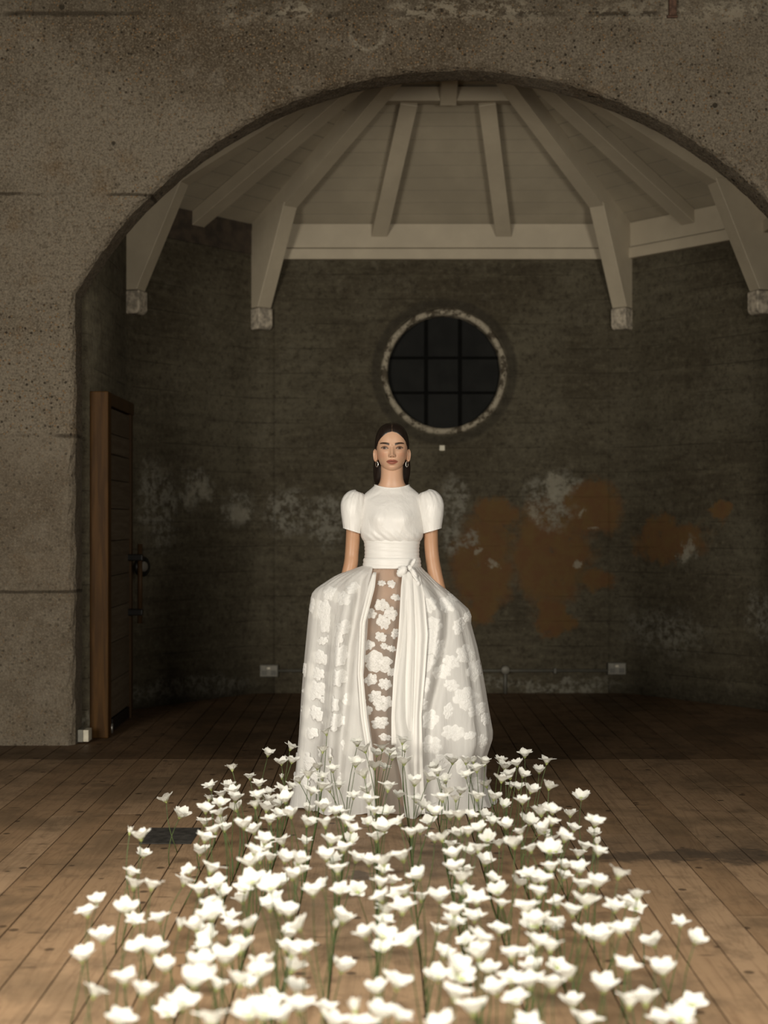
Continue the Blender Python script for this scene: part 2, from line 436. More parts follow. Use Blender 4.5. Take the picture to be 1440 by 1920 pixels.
# ================================================================== THE SETTING
# ---- floor: boards laid along the view, a joint line just before the arch
floor = box('floor', (-5.5, 0.4, -0.06), (6.0, 11.4, -0.0275), M['underfloor'])
setprops(floor, 'worn brown wooden floorboards running towards the arch', 'floor', kind='structure')
BW, SEAM0 = 0.1335, -0.011
def board(x0, x1, y0, y1, dz, mt='floor'):
    bm = bmesh.new(); add_box(bm, (x0, y0, -0.026), (x1, y1, dz), 0.0015)
    cx, cy = (x0 + x1) / 2, (y0 + y1) / 2
    for v in bm.verts: v.co -= Vector((cx, cy, 0))
    link('floorboard', bm_mesh('floorboard', bm, M[mt]), floor, None, (cx, cy, 0))
rb = random.Random(3)
for k in range(-32, 38):
    x0 = SEAM0 + k * BW
    wide = x0 < -3.9 or x0 > 4.7
    if wide: continue
    a, b = x0 + .0022, x0 + BW - .0022
    cut = rb.choice([None, None, 4.8, 5.4, 6.4, 5.9, 4.2, 7.0])
    if cut: cut += rb.uniform(-.2, .2)
    ys = [1.0] + ([cut] if cut else []) + [7.898]
    for i in range(len(ys) - 1):
        board(a, b, ys[i] + .0012, ys[i + 1] - .0012, rb.uniform(-.0015, 0))
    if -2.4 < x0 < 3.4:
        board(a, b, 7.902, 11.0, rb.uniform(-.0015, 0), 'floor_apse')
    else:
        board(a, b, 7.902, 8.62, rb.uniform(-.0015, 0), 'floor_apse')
fp0, fp1 = P(276, 1584, F_PX * CAM_H / 609), P(364, 1552, F_PX * CAM_H / 577)
bm = bmesh.new(); add_box(bm, (-.16, -.15, 0.0005), (.16, .15, .003), .0012)
fy = (fp0.y + fp1.y) / 2; fx = (320 - VPX) * fy / F_PX
fpatch = link('floor_patch', bm_mesh('floor_patch', bm, M['patch']), None, None, (fx, fy, 0.0))
for v in fpatch.data.vertices: v.co.x *= .20 * fy / 5.85 * 1.0 / .32 * 1.02; v.co.x += random.uniform(-.006, .006)
setprops(fpatch, 'blackened rectangular metal patch nailed over two floorboards left of the flowers', 'floor patch')

# ---- front wall with the segmental arch
cxA, halfA, zS, RA, zC = 0.450, 2.252, 2.666, 2.579, 1.409
X0, X1, ZT = -5.0, 6.0, 5.6
bm = bmesh.new()
NA = 160
a0 = math.asin(halfA / RA)
rn = random.Random(5)
prof = []
NJ = 40
for i in range(NJ): prof.append((cxA - halfA, zS * i / NJ))
for i in range(NA + 1):
    a = -a0 + 2 * a0 * i / NA
    prof.append((cxA + RA * math.sin(a), zC + RA * math.cos(a)))
for i in range(NJ): prof.append((cxA + halfA, zS * (NJ - 1 - i) / NJ))
npf = len(prof)
def jit(i, amp):
    return amp * (math.sin(i * .37) * .35 + math.sin(i * 1.31 + 1) * .3 + (rn.random() - .5) * .9)
rows = []
for (dy, grow, amp) in ((0, .034, .016), (.012, .016, .014), (.036, .002, .008), (.12, 0, .003), (.20, 0, .003), (.232, .002, .004), (.239, .012, .006)):
    row = []
    for i, (x, z) in enumerate(prof):
        g_ = grow + jit(i, amp)
        if i < NJ: n = (-1, 0)
        elif i >= npf - NJ: n = (1, 0)
        else:
            a = -a0 + 2 * a0 * (i - NJ) / NA; n = (math.sin(a), math.cos(a))
        row.append(bm.verts.new((x + n[0] * g_, ARCH_Y0 + dy, max(0, z + n[1] * g_))))
    rows.append(row)
for r in range(len(rows) - 1):
    for i in range(npf - 1):
        bm.faces.new((rows[r][i], rows[r + 1][i], rows[r + 1][i + 1], rows[r][i + 1]))
for row, Y in ((rows[0], ARCH_Y0), (rows[-1], ARCH_Y1)):
    outer = []
    for i, (x, z) in enumerate(prof):
        if i < NJ: outer.append(bm.verts.new((X0, Y, z)))
        elif i >= npf - NJ: outer.append(bm.verts.new((X1, Y, z)))
        else:
            outer.append(bm.verts.new((X0 + (X1 - X0) * (i - NJ) / NA, Y, ZT)))
    for i in range(npf - 1):
        bm.faces.new((row[i], row[i + 1], outer[i + 1], outer[i]))
    # square corners
    cl = bm.verts.new((X0, Y, zS)); 
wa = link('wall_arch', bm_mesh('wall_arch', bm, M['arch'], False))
setprops(wa, 'rough aggregate concrete wall pierced by a wide arch', 'wall', kind='structure')

# ---- apse walls (straight sides, slanting corners, flat back with a round window)
HWL = 2.24
AP = [(-HWL, ARCH_Y1 - .03), (-HWL, 9.95), (-1.42, BACK_Y), (1.42, BACK_Y), (HWL, 9.95), (HWL, ARCH_Y1 - .03)]
AP = [(x + ACX, y) for x, y in AP]
WALL_T = 3.66
def fillet(pts, r):
    out = [pts[0]]
    for i in range(1, len(pts) - 1):
        p0, p1, p2 = (Vector(pts[j]) for j in (i - 1, i, i + 1))
        d0 = (p0 - p1).normalized(); d1 = (p2 - p1).normalized()
        A, B = p1 + d0 * r, p1 + d1 * r
        for k in range(9):
            t = k / 8; out.append(tuple(A * (1 - t) ** 2 + p1 * 2 * t * (1 - t) + B * t ** 2))
    out.append(pts[-1]); return out
fl = fillet(AP, .14)
iL = max(i for i, p in enumerate(fl) if p[0] < ACX); iR = iL + 1
def wall_strip(name, pts, z0, z1, label):
    V, Fc = [], []; nz = 12
    for (x, y) in pts:
        for k in range(nz + 1): V.append((x, y, z0 + (z1 - z0) * k / nz))
    for i in range(len(pts) - 1):
        for k in range(nz):
            a = i * (nz + 1) + k; Fc.append((a, a + nz + 1, a + nz + 2, a + 1))
    o = obj(name, V, Fc, M['apse'], None, True)
    sol = o.modifiers.new('thickness', 'SOLIDIFY'); sol.thickness = .2; sol.offset = -1
    return setprops(o, label, 'wall', kind='structure')
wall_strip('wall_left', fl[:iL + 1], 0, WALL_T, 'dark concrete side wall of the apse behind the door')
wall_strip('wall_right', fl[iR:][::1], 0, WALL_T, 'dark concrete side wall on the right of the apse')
WC = P(833, 697, BACK_Y)
bm = bmesh.new(); n = 96; RW = .485
xl, xr = fl[iL][0], fl[iR][0]
def rect_hit(a):
    dx, dz = math.cos(a), math.sin(a); t = 1e9
    if dx > 1e-9: t = min(t, (xr - WC.x) / dx)
    if dx < -1e-9: t = min(t, (xl - WC.x) / dx)
    if dz > 1e-9: t = min(t, (WALL_T - WC.z) / dz)
    if dz < -1e-9: t = min(t, (0 - WC.z) / dz)
    return (WC.x + dx * t, WC.z + dz * t)
angs = sorted([2 * PI * i / n for i in range(n)] + [math.atan2(zc - WC.z, xc - WC.x) % (2 * PI) for xc in (xl, xr) for zc in (0, WALL_T)])
n = len(angs); rings_ = []
for kind in ('rect', 'mid', 'hole', 'back'):
    rr = []
    for a in angs:
        hx, hz = rect_hit(a); cx_, cz_ = WC.x + RW * math.cos(a), WC.z + RW * math.sin(a)
        if kind == 'rect': co = (hx, BACK_Y, hz)
        elif kind == 'mid': co = ((hx + cx_) / 2, BACK_Y, (hz + cz_) / 2)
        elif kind == 'hole': co = (cx_, BACK_Y, cz_)
        else: co = (cx_, BACK_Y + .3, cz_)
        rr.append(bm.verts.new(co))
    rings_.append(rr)
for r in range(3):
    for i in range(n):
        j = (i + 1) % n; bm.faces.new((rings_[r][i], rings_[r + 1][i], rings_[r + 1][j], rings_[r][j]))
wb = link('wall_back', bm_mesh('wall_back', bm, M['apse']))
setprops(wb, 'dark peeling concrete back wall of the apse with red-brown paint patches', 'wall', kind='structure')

# ---- round window
def mat_ring():
    g = G('chipped_cream_window_ring'); p = g.pos()
    n = g.noise(p, 14, 6, .7); n2 = g.noise(p, 3, 3)
    c = g.mix(g.step(n, .42, .56), (.060, .048, .032), (.29, .255, .19))
    c = g.mix(g.math('MULTIPLY', g.step(n2, .55, .7), .5), c, (.10, .082, .055))
    return g.done(g.bsdf(c, .85, g.bump(n, .6, .01), spec=.2))
M['ring'] = mat_ring()
win = empty('window_1', (WC.x, BACK_Y, WC.z), 'round blacked-out window with chipped cream ring above the woman', 'window', kind='structure')
nn = 72; V, Fc = [], []
sec = [(.432, .11), (.434, .0), (.440, -.016), (.452, -.024), (.470, -.022), (.480, -.012), (.486, .002), (.486, .11)]
for i in range(nn):
    a = 2 * PI * i / nn; j = 1 + .010 * math.sin(7.3 * a + 1) * math.sin(3.1 * a) + random.uniform(-.004, .004)
    for (r, y) in sec: V.append((r * (j if r > .44 else 1) * math.cos(a), y, r * (j if r > .44 else 1) * math.sin(a)))
m_ = len(sec)
for i in range(nn):
    i2 = (i + 1) % nn
    for k in range(m_ - 1): Fc.append((i * m_ + k, i * m_ + k + 1, i2 * m_ + k + 1, i2 * m_ + k))
obj('ring_frame', V, Fc, M['ring'], win, True)
def clip_poly(poly, R, n=48):
    circ = [(R * math.cos(2 * PI * i / n), R * math.sin(2 * PI * i / n)) for i in range(n)]
    for i in range(n):
        a, b = circ[i], circ[(i + 1) % n]; out = []
        ins = lambda p: (b[0] - a[0]) * (p[1] - a[1]) - (b[1] - a[1]) * (p[0] - a[0]) >= 0
        for k in range(len(poly)):
            p, q = poly[k - 1], poly[k]
            ip, iq = ins(p), ins(q)
            if ip != iq:
                d1 = (b[0] - a[0]) * (p[1] - a[1]) - (b[1] - a[1]) * (p[0] - a[0]); d2 = (b[0] - a[0]) * (q[1] - a[1]) - (b[1] - a[1]) * (q[0] - a[0])
                t = d1 / (d1 - d2); out.append((p[0] + t * (q[0] - p[0]), p[1] + t * (q[1] - p[1])))
            if iq: out.append(q)
        poly = out
        if not poly: break
    return poly
cuts = [-.46, -.138, .124, .46]; czs = [-.46, -.155, .115, .46]
for i in range(3):
    for j in range(3):
        pl = clip_poly([(cuts[i], czs[j]), (cuts[i + 1], czs[j]), (cuts[i + 1], czs[j + 1]), (cuts[i], czs[j + 1])], .436)
        if len(pl) > 2:
            tl = random.uniform(-.004, .004)
            prism('pane', [(x, .085 + tl * x, z) for x, z in pl], (0, .006, 0), M['black_glass'], win)
for c_ in cuts[1:3]:
    hh = math.sqrt(.436 ** 2 - c_ ** 2); box('muntin', (c_ - .012, .065, -hh), (c_ + .012, .1, hh), M['black_bar'], win)
for c_ in czs[1:3]:
    hh = math.sqrt(.436 ** 2 - c_ ** 2); box('muntin', (-hh, .066, c_ - .010), (hh, .099, c_ + .010), M['black_bar'], win)
bmv = [(.45 * math.cos(2 * PI * i / 48), .115, .45 * math.sin(2 * PI * i / 48)) for i in range(48)]
prism('backing_board', bmv, (0, .02, 0), M['black_bar'], win)

# ---- ceiling: pyramid of painted boards, hips, rafters, plates
PLZ = 3.59; APX = Vector((ACX, 9.2, 4.74))
ceil = empty('ceiling', (ACX, 9.2, PLZ), 'faceted roof of pale painted boards and rafters over the apse', 'ceiling', kind='structure')
def C(o):
    o.parent = ceil; o.matrix_parent_inverse = Matrix.Translation((-ACX, -9.2, -PLZ)); return o
cor = [Vector((x, y, PLZ)) for x, y in AP]
cor[0].y = cor[5].y = ARCH_Y1 + .002
def facet_pt(A, B, s, t): return (A * (1 - s) + B * s) * (1 - t) + APX * t
NPL = 17
for fi in range(5):
    A, B = cor[fi], cor[fi + 1]
    nrm = (B - A).cross(APX - A).normalized()
    if nrm.z < 0: nrm = -nrm
    eps = .0016
    rp = random.Random(fi)
    for k in range(NPL):
        t0, t1 = k / NPL, (k + 1) / NPL - .0034
        q = [facet_pt(A, B, 0, t0), facet_pt(A, B, 1, t0), facet_pt(A, B, 1, min(t1, .995)), facet_pt(A, B, 0, min(t1, .995))]
        off = nrm * rp.uniform(0, .003)
        C(prism('ceiling_board', [v + off for v in q], nrm * .02, M['paint']))
    # roof deck above, dark, shows in the gaps
    q = [A, B, APX]
    C(prism('roof_deck', [v + nrm * .024 for v in q], nrm * .02, M['bare']))
def beam(name, p, q, w, d, up, mat, endcut=None, bevel=.004):
    """beam hanging below the line p-q: width w, depth d (down), up = normal of the ceiling"""
    p, q, up = Vector(p), Vector(q), Vector(up).normalized()
    t = (q - p).normalized(); s = t.cross(up).normalized(); up = s.cross(t).normalized()
    poly = [p + s * w / 2, p - s * w / 2, p - s * w / 2 - up * d, p + s * w / 2 - up * d]
    return C(prism(name, poly, q - p, mat, None, bevel))
def fnormal(fi):
    A, B = cor[fi], cor[fi + 1]; n_ = (B - A).cross(APX - A).normalized()
    return n_ if n_.z > 0 else -n_
# hip rafters and knee braces with corbels
for vi in (1, 2, 3, 4):
    Vx = cor[vi]; d2 = Vector((APX.x - Vx.x, APX.y - Vx.y, 0)); L = d2.length; d = d2.normalized(); side = Vector((-d.y, d.x, 0))
    slope = (APX.z - PLZ) / L; w = .118
    # hip rafter profile in the (d, z) plane
    prof_ = [(.0, PLZ + .0), (L * .93, PLZ + slope * L * .93), (L * .93, PLZ + slope * L * .93 - .15), (.47, PLZ + slope * .47 - .155), (.02, PLZ + slope * .02 - .15)]
    poly = [Vector((Vx.x, Vx.y, 0)) + d * a + Vector((0, 0, z)) - side * w / 2 for a, z in prof_]
    C(prism('hip_rafter', poly, side * w, M['paint_beam'], None, .004))
    w2 = w * 1.06; z0 = 2.95 if vi in (2, 3) else 2.93
    br = [(-.02, z0), (.105, z0), (.455, PLZ + slope * .455 - .135), (.40, PLZ + slope * .40 - .10), (-.02, PLZ - .06)]
    poly = [Vector((Vx.x, Vx.y, 0)) + d * a + Vector((0, 0, z)) - side * w2 / 2 for a, z in br]
    C(prism('knee_brace', poly, side * w2, M['paint_beam'], None, .004))
    poly = [Vector((Vx.x, Vx.y, 0)) + d * a + Vector((0, 0, z)) - side * .065 for a, z in [(-.03, z0 - .165), (.10, z0 - .165), (.125, z0 - .14), (.125, z0 - .004), (-.03, z0 - .004)]]
    C(prism('corbel', poly, side * .13, M['corbel'], None, .008))
# common rafters
def rafter(fi, s0, s1, t0, t1, w=.122, d=.095):
    A, B = cor[fi], cor[fi + 1]; nr = fnormal(fi)
    beam('rafter', facet_pt(A, B, s0, t0), facet_pt(A, B, s1, t1), w, d, nr, M['paint_beam'])
KERB_T = .60
rafter(2, .335, .262, -.035, KERB_T); rafter(2, .665, .738, -.035, KERB_T)
rafter(1, .52, .5, -.035, .8); rafter(3, .48, .5, -.035, .8)
rafter(0, .5, .5, -.02, .8); rafter(4, .5, .5, -.02, .8)
# kerb frame at the top of the back slope
A, B = cor[2], cor[3]
L_, R_ = facet_pt(A, B, 0, KERB_T), facet_pt(A, B, 1, KERB_T)
inw = Vector((0, -1, 0))
C(prism('kerb_beam', [L_ + Vector((0, 0, .01)), L_ + Vector((0, -.09, .04)), L_ + Vector((0, -.09, -.06)), L_ + Vector((0, -.0, -.06))], R_ - L_, M['paint_beam'], None, .004))
L2, R2 = facet_pt(A, B, 0.0, .74), facet_pt(A, B, 1, .74)
C(prism('kerb_beam', [L2 + Vector((0, 0, .02)), L2 + Vector((0, -.09, .05)), L2 + Vector((0, -.09, -.09)), L2 + Vector((0, 0, -.09))], R2 - L2, M['paint_beam'], None, .004))
beam('kerb_post', facet_pt(A, B, .5, KERB_T - .0), facet_pt(A, B, .5, .93), .115, .105, fnormal(2), M['paint_beam'])
# wall plates: upper fascia and lower moulding (gone on the left corner, where bare wall shows)
for fi in (2, 3, 4):
    A, B = cor[fi].copy(), cor[fi + 1].copy(); d = (B - A).normalized(); nin = Vector((d.y, -d.x, 0))
    if nin.dot(APX - A) < 0: nin = -nin
    for nm, z0, z1, th in (('fascia_board', 3.415, 3.60, .035), ('plate_moulding', 3.325, 3.407, .055)):
        poly = [A + Vector((0, 0, z0 - PLZ)), A + nin * th + Vector((0, 0, z0 - PLZ)), A + nin * th + Vector((0, 0, z1 - PLZ)), A + Vector((0, 0, z1 - PLZ))]
        C(prism(nm, poly, B - A, M['paint_beam'], None, .004))
for fi in (0, 1):
    A, B = cor[fi].copy(), cor[fi + 1].copy(); d = (B - A).normalized(); nin = Vector((d.y, -d.x, 0))
    if nin.dot(APX - A) < 0: nin = -nin
    poly = [A + Vector((0, 0, 3.36 - PLZ)), A + nin * .012 + Vector((0, 0, 3.36 - PLZ)), A + nin * .012 + Vector((0, 0, .0)), A + Vector((0, 0, .0))]
    C(prism('bare_plate', poly, B - A, M['bare']))

# ---- door on the left side wall
SX = ACX - HWL         # inner face of the left wall
dr = empty('door_1', (SX, 9.1, 0), 'dark plank door in an orange varnished frame beside the arch', 'door', kind='structure')
def D(o): o.parent = dr; o.matrix_parent_inverse = Matrix.Translation((-SX, -9.1, 0)); return o
fx1 = -1.657
D(box('door_frame_post', (SX - .02, 8.665, 0.0), (fx1, 8.765, 2.115), M['door_frame'], None, .006))
D(box('door_frame_post', (SX - .02, 9.53, 0.0), (fx1 - .012, 9.60, 2.085), M['door_rail'], None, .004))
D(box('door_frame_head', (SX - .02, 8.765, 2.035), (fx1 - .004, 9.60, 2.115), M['door_rail'], None, .004))
zb = [.09, .32, .56, .78, .98, 1.2, 1.4, 1.58, 1.74, 1.87, 2.03]
for i in range(len(zb) - 1):
    D(box('door_board', (SX - .01, 8.768, zb[i] + .002), (fx1 - .022 + random.uniform(-.003, .003), 9.528, zb[i + 1] - .002), M['door_leaf'], None, .003))
for z in (1.80, 1.05):
    D(box('hinge_plate', (fx1 - .022, 8.77, z - .07), (fx1 - .012, 8.80, z + .07), M['steel'], None, .002))
    D(box('hinge_strap', (fx1 - .022, 8.80, z - .055), (fx1 - .014, 9.3, z + .055), M['door_leaf'], None, .003))
D(tube('pull_bar', [(-1.605, 9.50, .64), (-1.605, 9.50, 1.17)], .017, M['door_rail'], None, 10))
for z in (1.08, .715):
    D(box('pull_bracket', (fx1 - .03, 9.475, z - .022), (-1.585, 9.525, z + .022), M['iron'], None, .006))
kc = Vector((-1.60, 9.56, 1.017)); ax = Vector((.8, -.6, 0)).normalized()
D(tube('door_knob', [kc - ax * .06, kc - ax * .03, kc - ax * .012, kc + ax * .005, kc + ax * .016, kc + ax * .02], [.02, .03, .066, .07, .05, .012], M['iron'], None, 24))
D(tube('knob_badge', [kc + ax * .015, kc + ax * .022, kc + ax * .024], [.036, .032, .01], M['steel'], None, 20))
D(tube('door_bolt', [(fx1 - .005, 8.80, .012), (fx1 - .005, 8.80, .07)], .010, M['steel'], None, 8))
D(box('kick_plate', (SX - .01, 8.90, .01), (fx1 - .018, 9.5, .085), M['iron'], None, .003))

# ---- small fittings
soc = empty('floor_socket', (-1.775, 8.52, 0), 'small two-tone metal box at the foot of the arch pier', 'socket box')
V0 = Vector((-1.775, 8.52, 0))
def under(par, o): o.parent = par; o.matrix_parent_inverse = Matrix.Translation(-par.location); return o
under(soc, box('box_body', (-1.802, 8.46, .008), (-1.768, 8.56, .082), M['grey_box'], None, .003))
under(soc, box('box_lid', (-1.768, 8.462, .010), (-1.736, 8.558, .080), M['white_plastic'], None, .003))
pl = box('wall_tag', tuple(P(824, 845, BACK_Y - .008)), tuple(P(834, 835, BACK_Y)), M['white_plastic'], None, .003)
setprops(pl, 'tiny pale square tag on the wall just below the round window', 'wall tag')
def double_socket(px, py, label):
    c = P(px, py, BACK_Y); e = empty('wall_socket', c, label, 'socket', 'double sockets low on the apse wall')
    for nm, lo, hi, mt in (('back_box', (-.07, -.042, -.046), (.07, 0, .046), 'grey_box'), ('face_plate', (-.066, -.05, -.042), (.066, -.042, .042), 'grey_box'),
                           ('switch', (-.015, -.056, .012), (.012, -.05, .030), 'white_plastic')):
        box(nm, lo, hi, M[mt], e, .003)
    for sx in (-.036, .036): box('socket_insert', (sx - .020, -.052, -.03), (sx + .020, -.0495, .004), M['pipe'], e, .0005)
double_socket(505, 1257, 'grey double socket low on the back wall, left of the skirt')
double_socket(1155, 1253, 'grey double socket low on the back wall, right of the skirt')
cp = empty('conduit', P(833, 1257, BACK_Y - .02), 'thin grey conduit running along the foot of the back wall between sockets', 'conduit')
zc_ = P(833, 1257, BACK_Y).z; jx = P(947, 1252, BACK_Y).x
under(cp, tube('pipe', [(P(522, 0, BACK_Y).x, BACK_Y - .018, zc_), (P(1138, 0, BACK_Y).x, BACK_Y - .018, zc_)], .011, M['pipe'], None, 8))
under(cp, tube('pipe', [(jx, BACK_Y - .018, 0.0), (jx, BACK_Y - .018, zc_)], .012, M['pipe'], None, 8))
under(cp, tube('junction_box', [(jx, BACK_Y - .004, zc_ + .006), (jx, BACK_Y - .036, zc_ + .006), (jx, BACK_Y - .042, zc_ + .006)], [.034, .034, .028], M['grey_box'], None, 20))
for px in (600, 700, 1040): 
    x = P(px, 0, BACK_Y).x; under(cp, box('saddle', (x - .01, BACK_Y - .032, zc_ - .02), (x + .01, BACK_Y - .004, zc_ + .02), M['pipe'], None, .003))
ib = empty('iron_bracket', P(1260, 15, ARCH_Y0), 'rusty iron stub fixed to the concrete near the top right', 'bracket')
box('stub', (-.022, -.035, -.055), (.022, .0, .06), M['rust'], ib, .006)
box('stub_foot', (-.032, -.02, -.062), (.03, .0, -.045), M['rust'], ib, .004)

# ================================================================== THE WOMAN
PX_M = 402.3; WY = 6.66; WX = P(735, 0, 6.63).x
def mat_skin():
    g = G('skin'); t = g.attr('tint'); p = g.objco()
    n = g.noise(p, 90, 3)
    c = g.mix(g.math('MULTIPLY', g.step(n, .4, .7), .08), t, (.45, .24, .15))
    return g.done(g.bsdf(c, .42, g.bump(n, .08, .002), spec=.4, sss=.12, sss_s=.006))
def mat_hair():
    g = G('dark_brown_hair'); p = g.objco(); t = g.attr('tint')
    s_ = g.noise(g.mapping(p, (260, 60, 8)), 1.0, 3)
    c = g.mix(g.step(s_, .35, .7), t, (.017, .011, .008))
    return g.done(g.bsdf(c, .34, g.bump(s_, .35, .002), spec=.5))
def mat_satin(name, col=(.82, .805, .775), stretch=(9, 9, 5), rough=.40, bumpk=.32):
    g = G(name); p = g.objco()
    n = g.noise(g.mapping(p, stretch), 2.0, 4, .5, .6); f = g.noise(p, 420, 2)
    h = g.math('ADD', n, g.math('MULTIPLY', f, .03))
    c = g.mix(g.step(n, .3, .7), [x * .96 for x in col], col)
    return g.done(g.mixsh(.12, g.bsdf(c, rough, g.bump(h, bumpk, .02), spec=.45, sheen=.25), g.transl(col)))
def mat_sheer(name, col, alpha, fold=(26, 26, 2.2), bumpk=.35):
    g = G(name); p = g.objco()
    n = g.noise(g.mapping(p, fold), 1.0, 4, .5, .5); f = g.noise(p, 60, 3)
    nm = g.bump(g.math('ADD', n, g.math('MULTIPLY', f, .06)), bumpk, .02)
    cl = g.mixsh(.34, g.bsdf(col, .6, nm, spec=.3, sheen=.2), g.transl(col, nm))
    al = g.math('ADD', g.math('MULTIPLY', g.step(n, .3, .7), .08), alpha - .04)
    return g.done(g.mixsh(al, g.transp((.97, .95, .91)), cl))
M['skin'] = mat_skin(); M['hair'] = mat_hair()
M['satin'] = mat_satin('ivory_satin'); M['satin_band'] = mat_satin('ivory_satin_band', (.83, .815, .785), (4, 4, 40), .42, .16)
M['satin_tail'] = mat_satin('ivory_satin_tail', (.80, .78, .74), (14, 14, 1.5), .5, .22)
M['organza'] = mat_sheer('white_organza', (.84, .83, .80), .90, (16, 16, 1.6), .5)
M['organza_inner'] = mat_sheer('sheer_organza_panel', (.62, .53, .45), .50, (20, 20, 2), .2)
def mat_applique(name='embroidered_applique', ca=(.70, .68, .64), cb=(.84, .82, .79), bk=.8):
    g = G(name); p = g.objco()
    w = g.noise(p, 75, 3, .5, 1.5)
    c = g.mix(g.step(w, .35, .65), ca, cb)
    nm = g.bump(w, bk, .006)
    return g.done(g.mixsh(.15, g.bsdf(c, .65, nm, spec=.3, sheen=.3), g.transl(c)))
M['applique'] = mat_applique()
M['applique_o'] = mat_applique('tone_on_tone_applique', (.80, .79, .76), (.86, .85, .825), .5)
M['silver'] = simple('silver_earring', (.62, .60, .56), .22, 1.0)

person = empty('person', (WX, WY, 0), 'woman in a white puff-sleeved gown standing under the arch facing forward', 'person')
ZCHIN = 1.555
SKIN = (.53, .325, .215)

# ---- head -----------------------------------------------------------------
def gz(x, z, x0, z0, sx, sz): return np.exp(-((x - x0) / sx) ** 2 - ((z - z0) / sz) ** 2)
def head_surface(phi, zz):
    """phi azimuth (0 = face), zz height -1..1; returns x, f (forward), z from the chin"""
    n1 = 2.5
    rr = np.power(np.clip(1 - np.abs(zz) ** n1, 0, 1), 1 / n1)
    z = .115 + np.where(zz > 0, .107, .115) * zz
    sx, cx = np.sin(phi), np.cos(phi)
    k = 2 / 2.25
    ex = np.sign(sx) * np.abs(sx) ** k; ey = np.sign(cx) * np.abs(cx) ** k
    x = .0725 * rr * ex
    f = np.where(ey > 0, .088, .102) * rr * ey
    jaw = np.clip((.105 - z) / .105, 0, 1)
    x = x * (1 - .16 * jaw ** 1.3)
    f = f - .004
    f = np.where(ey < 0, f * (1 - .45 * jaw), f)          # nape
    fr = np.clip(cx, 0, 1) ** .5 * (rr > .05)
    ax = np.abs(x)
    d = np.zeros_like(x)
    d += .0075 * gz(x, z, 0, .010, .020, .014)             # chin
    d += .0035 * gz(ax, z, .030, .124, .022, .008)         # brow ridge
    d -= .0100 * gz(ax, z, .0335, .108, .0165, .0105)      # sockets
    d += .0060 * gz(ax, z, .0345, .1075, .0115, .0068)     # eyeballs
    d += .0040 * gz(ax, z, .050, .088, .016, .014)         # cheekbones
    d -= .0045 * gz(ax, z, .050, .055, .014, .016)         # hollow cheeks
    t = np.clip((.116 - z) / (.116 - .074), 0, 1)          # nose
    amp = (.004 + .019 * t ** 1.15) * np.where(z > .116, np.exp(-((z - .116) / .006) ** 2), 1)
    amp = amp * np.where(z < .074, np.exp(-((.074 - z) / .0062) ** 2), 1)
    d += amp * np.exp(-(x / (.0086 + .0026 * t)) ** 2)
    d += .0085 * gz(ax, z, .0125, .0715, .0055, .0055)     # wings
    d -= .0030 * gz(ax, z, .0185, .072, .003, .006)
    d += .0055 * gz(x, z, 0, .046, .026, .016)             # muzzle
    d += .0042 * gz(ax, z, .008, .0515, .013, .0042)       # upper lip
    d += .0050 * gz(x, z, 0, .0385, .016, .0052)           # lower lip
    d -= .0050 * gz(x, z, 0, .0455, .022, .0013)           # mouth line
    d -= .0042 * gz(x, z, 0, .0275, .016, .0045)           # under the lip
    d -= .0015 * gz(x, z, 0, .060, .0025, .005)            # philtrum
    f = f + d * fr
    return x, f, z
NU, NV = 320, 380
u = np.linspace(-1, 1, NU, endpoint=False)
phi1 = PI * (.36 * u + .64 * u ** 3)
vq = np.linspace(-1, 1, NV); psi1 = np.clip(.62 * vq + .38 * np.sin(vq * PI / 2), -.99995, .99995)
psi1[0] = -.99999; psi1[-1] = .99999
PH, PS = np.meshgrid(phi1, psi1)
hx, hf, hz = head_surface(PH, PS)
front = np.cos(PH) > .2
tint = np.tile(np.array(SKIN), (NV, NU, 1)).astype(float)
def paint(mask, col):
    m = np.clip(mask, 0, 1)[..., None]; tint[:] = tint * (1 - m) + np.array(col) * m
def ss(v, a, b):
    t = np.clip((v - a) / (b - a), 0, 1); return t * t * (3 - 2 * t)
ax_ = np.abs(hx)
paint(.38 * gz(ax_, hz, .046, .078, .018, .016) * front, (.50, .20, .13))            # blush
paint(.55 * gz(ax_, hz, .0335, .110, .018, .010) * front, (.28, .135, .085))         # eye shadow
top_lip = .0455 + (.0100 - .0022 * np.exp(-(hx / .004) ** 2)) * np.clip(1 - (ax_ / .0275) ** 2, 0, 1) ** .8
bot_lip = .0455 - .0130 * np.clip(1 - (ax_ / .0262) ** 2, 0, 1) ** .75
lip = ss(top_lip - hz, -.0008, .0008) * ss(hz - bot_lip, -.0008, .0008) * (ax_ < .0275) * front
paint(lip * .95, (.285, .085, .058))
paint(np.exp(-((hz - (.0455 - .0016 * (ax_ / .0275) ** 2)) / .0010) ** 2) * (ax_ < .027) * front, (.10, .030, .022))
paint(gz(ax_, hz, .0068, .0665, .0036, .0018) * front, (.09, .035, .022))             # nostrils
xe, ze, hw = .0345, .1075, .0158
dx = (ax_ - xe) / hw; par = np.clip(1 - dx ** 2, 0, 1)
tilt = .0012 * dx
upz, loz = ze + tilt + .0060 * par, ze + tilt - .0046 * par
eye = ss(upz - hz, -.0004, .0004) * ss(hz - loz, -.0004, .0004) * (np.abs(dx) < 1) * front
paint(eye, (.26, .19, .15))
ri = np.sqrt((ax_ - xe) ** 2 + (hz - ze - .0008) ** 2)
paint(eye * ss(-ri, -.0074, -.0066), (.065, .030, .016)); paint(eye * ss(-ri, -.0032, -.0026), (.008, .005, .004))
lash = np.exp(-((hz - upz - .0008) / .0023) ** 2) * (np.abs(dx) < 1.12) * front
paint(lash * .95, (.018, .010, .007))
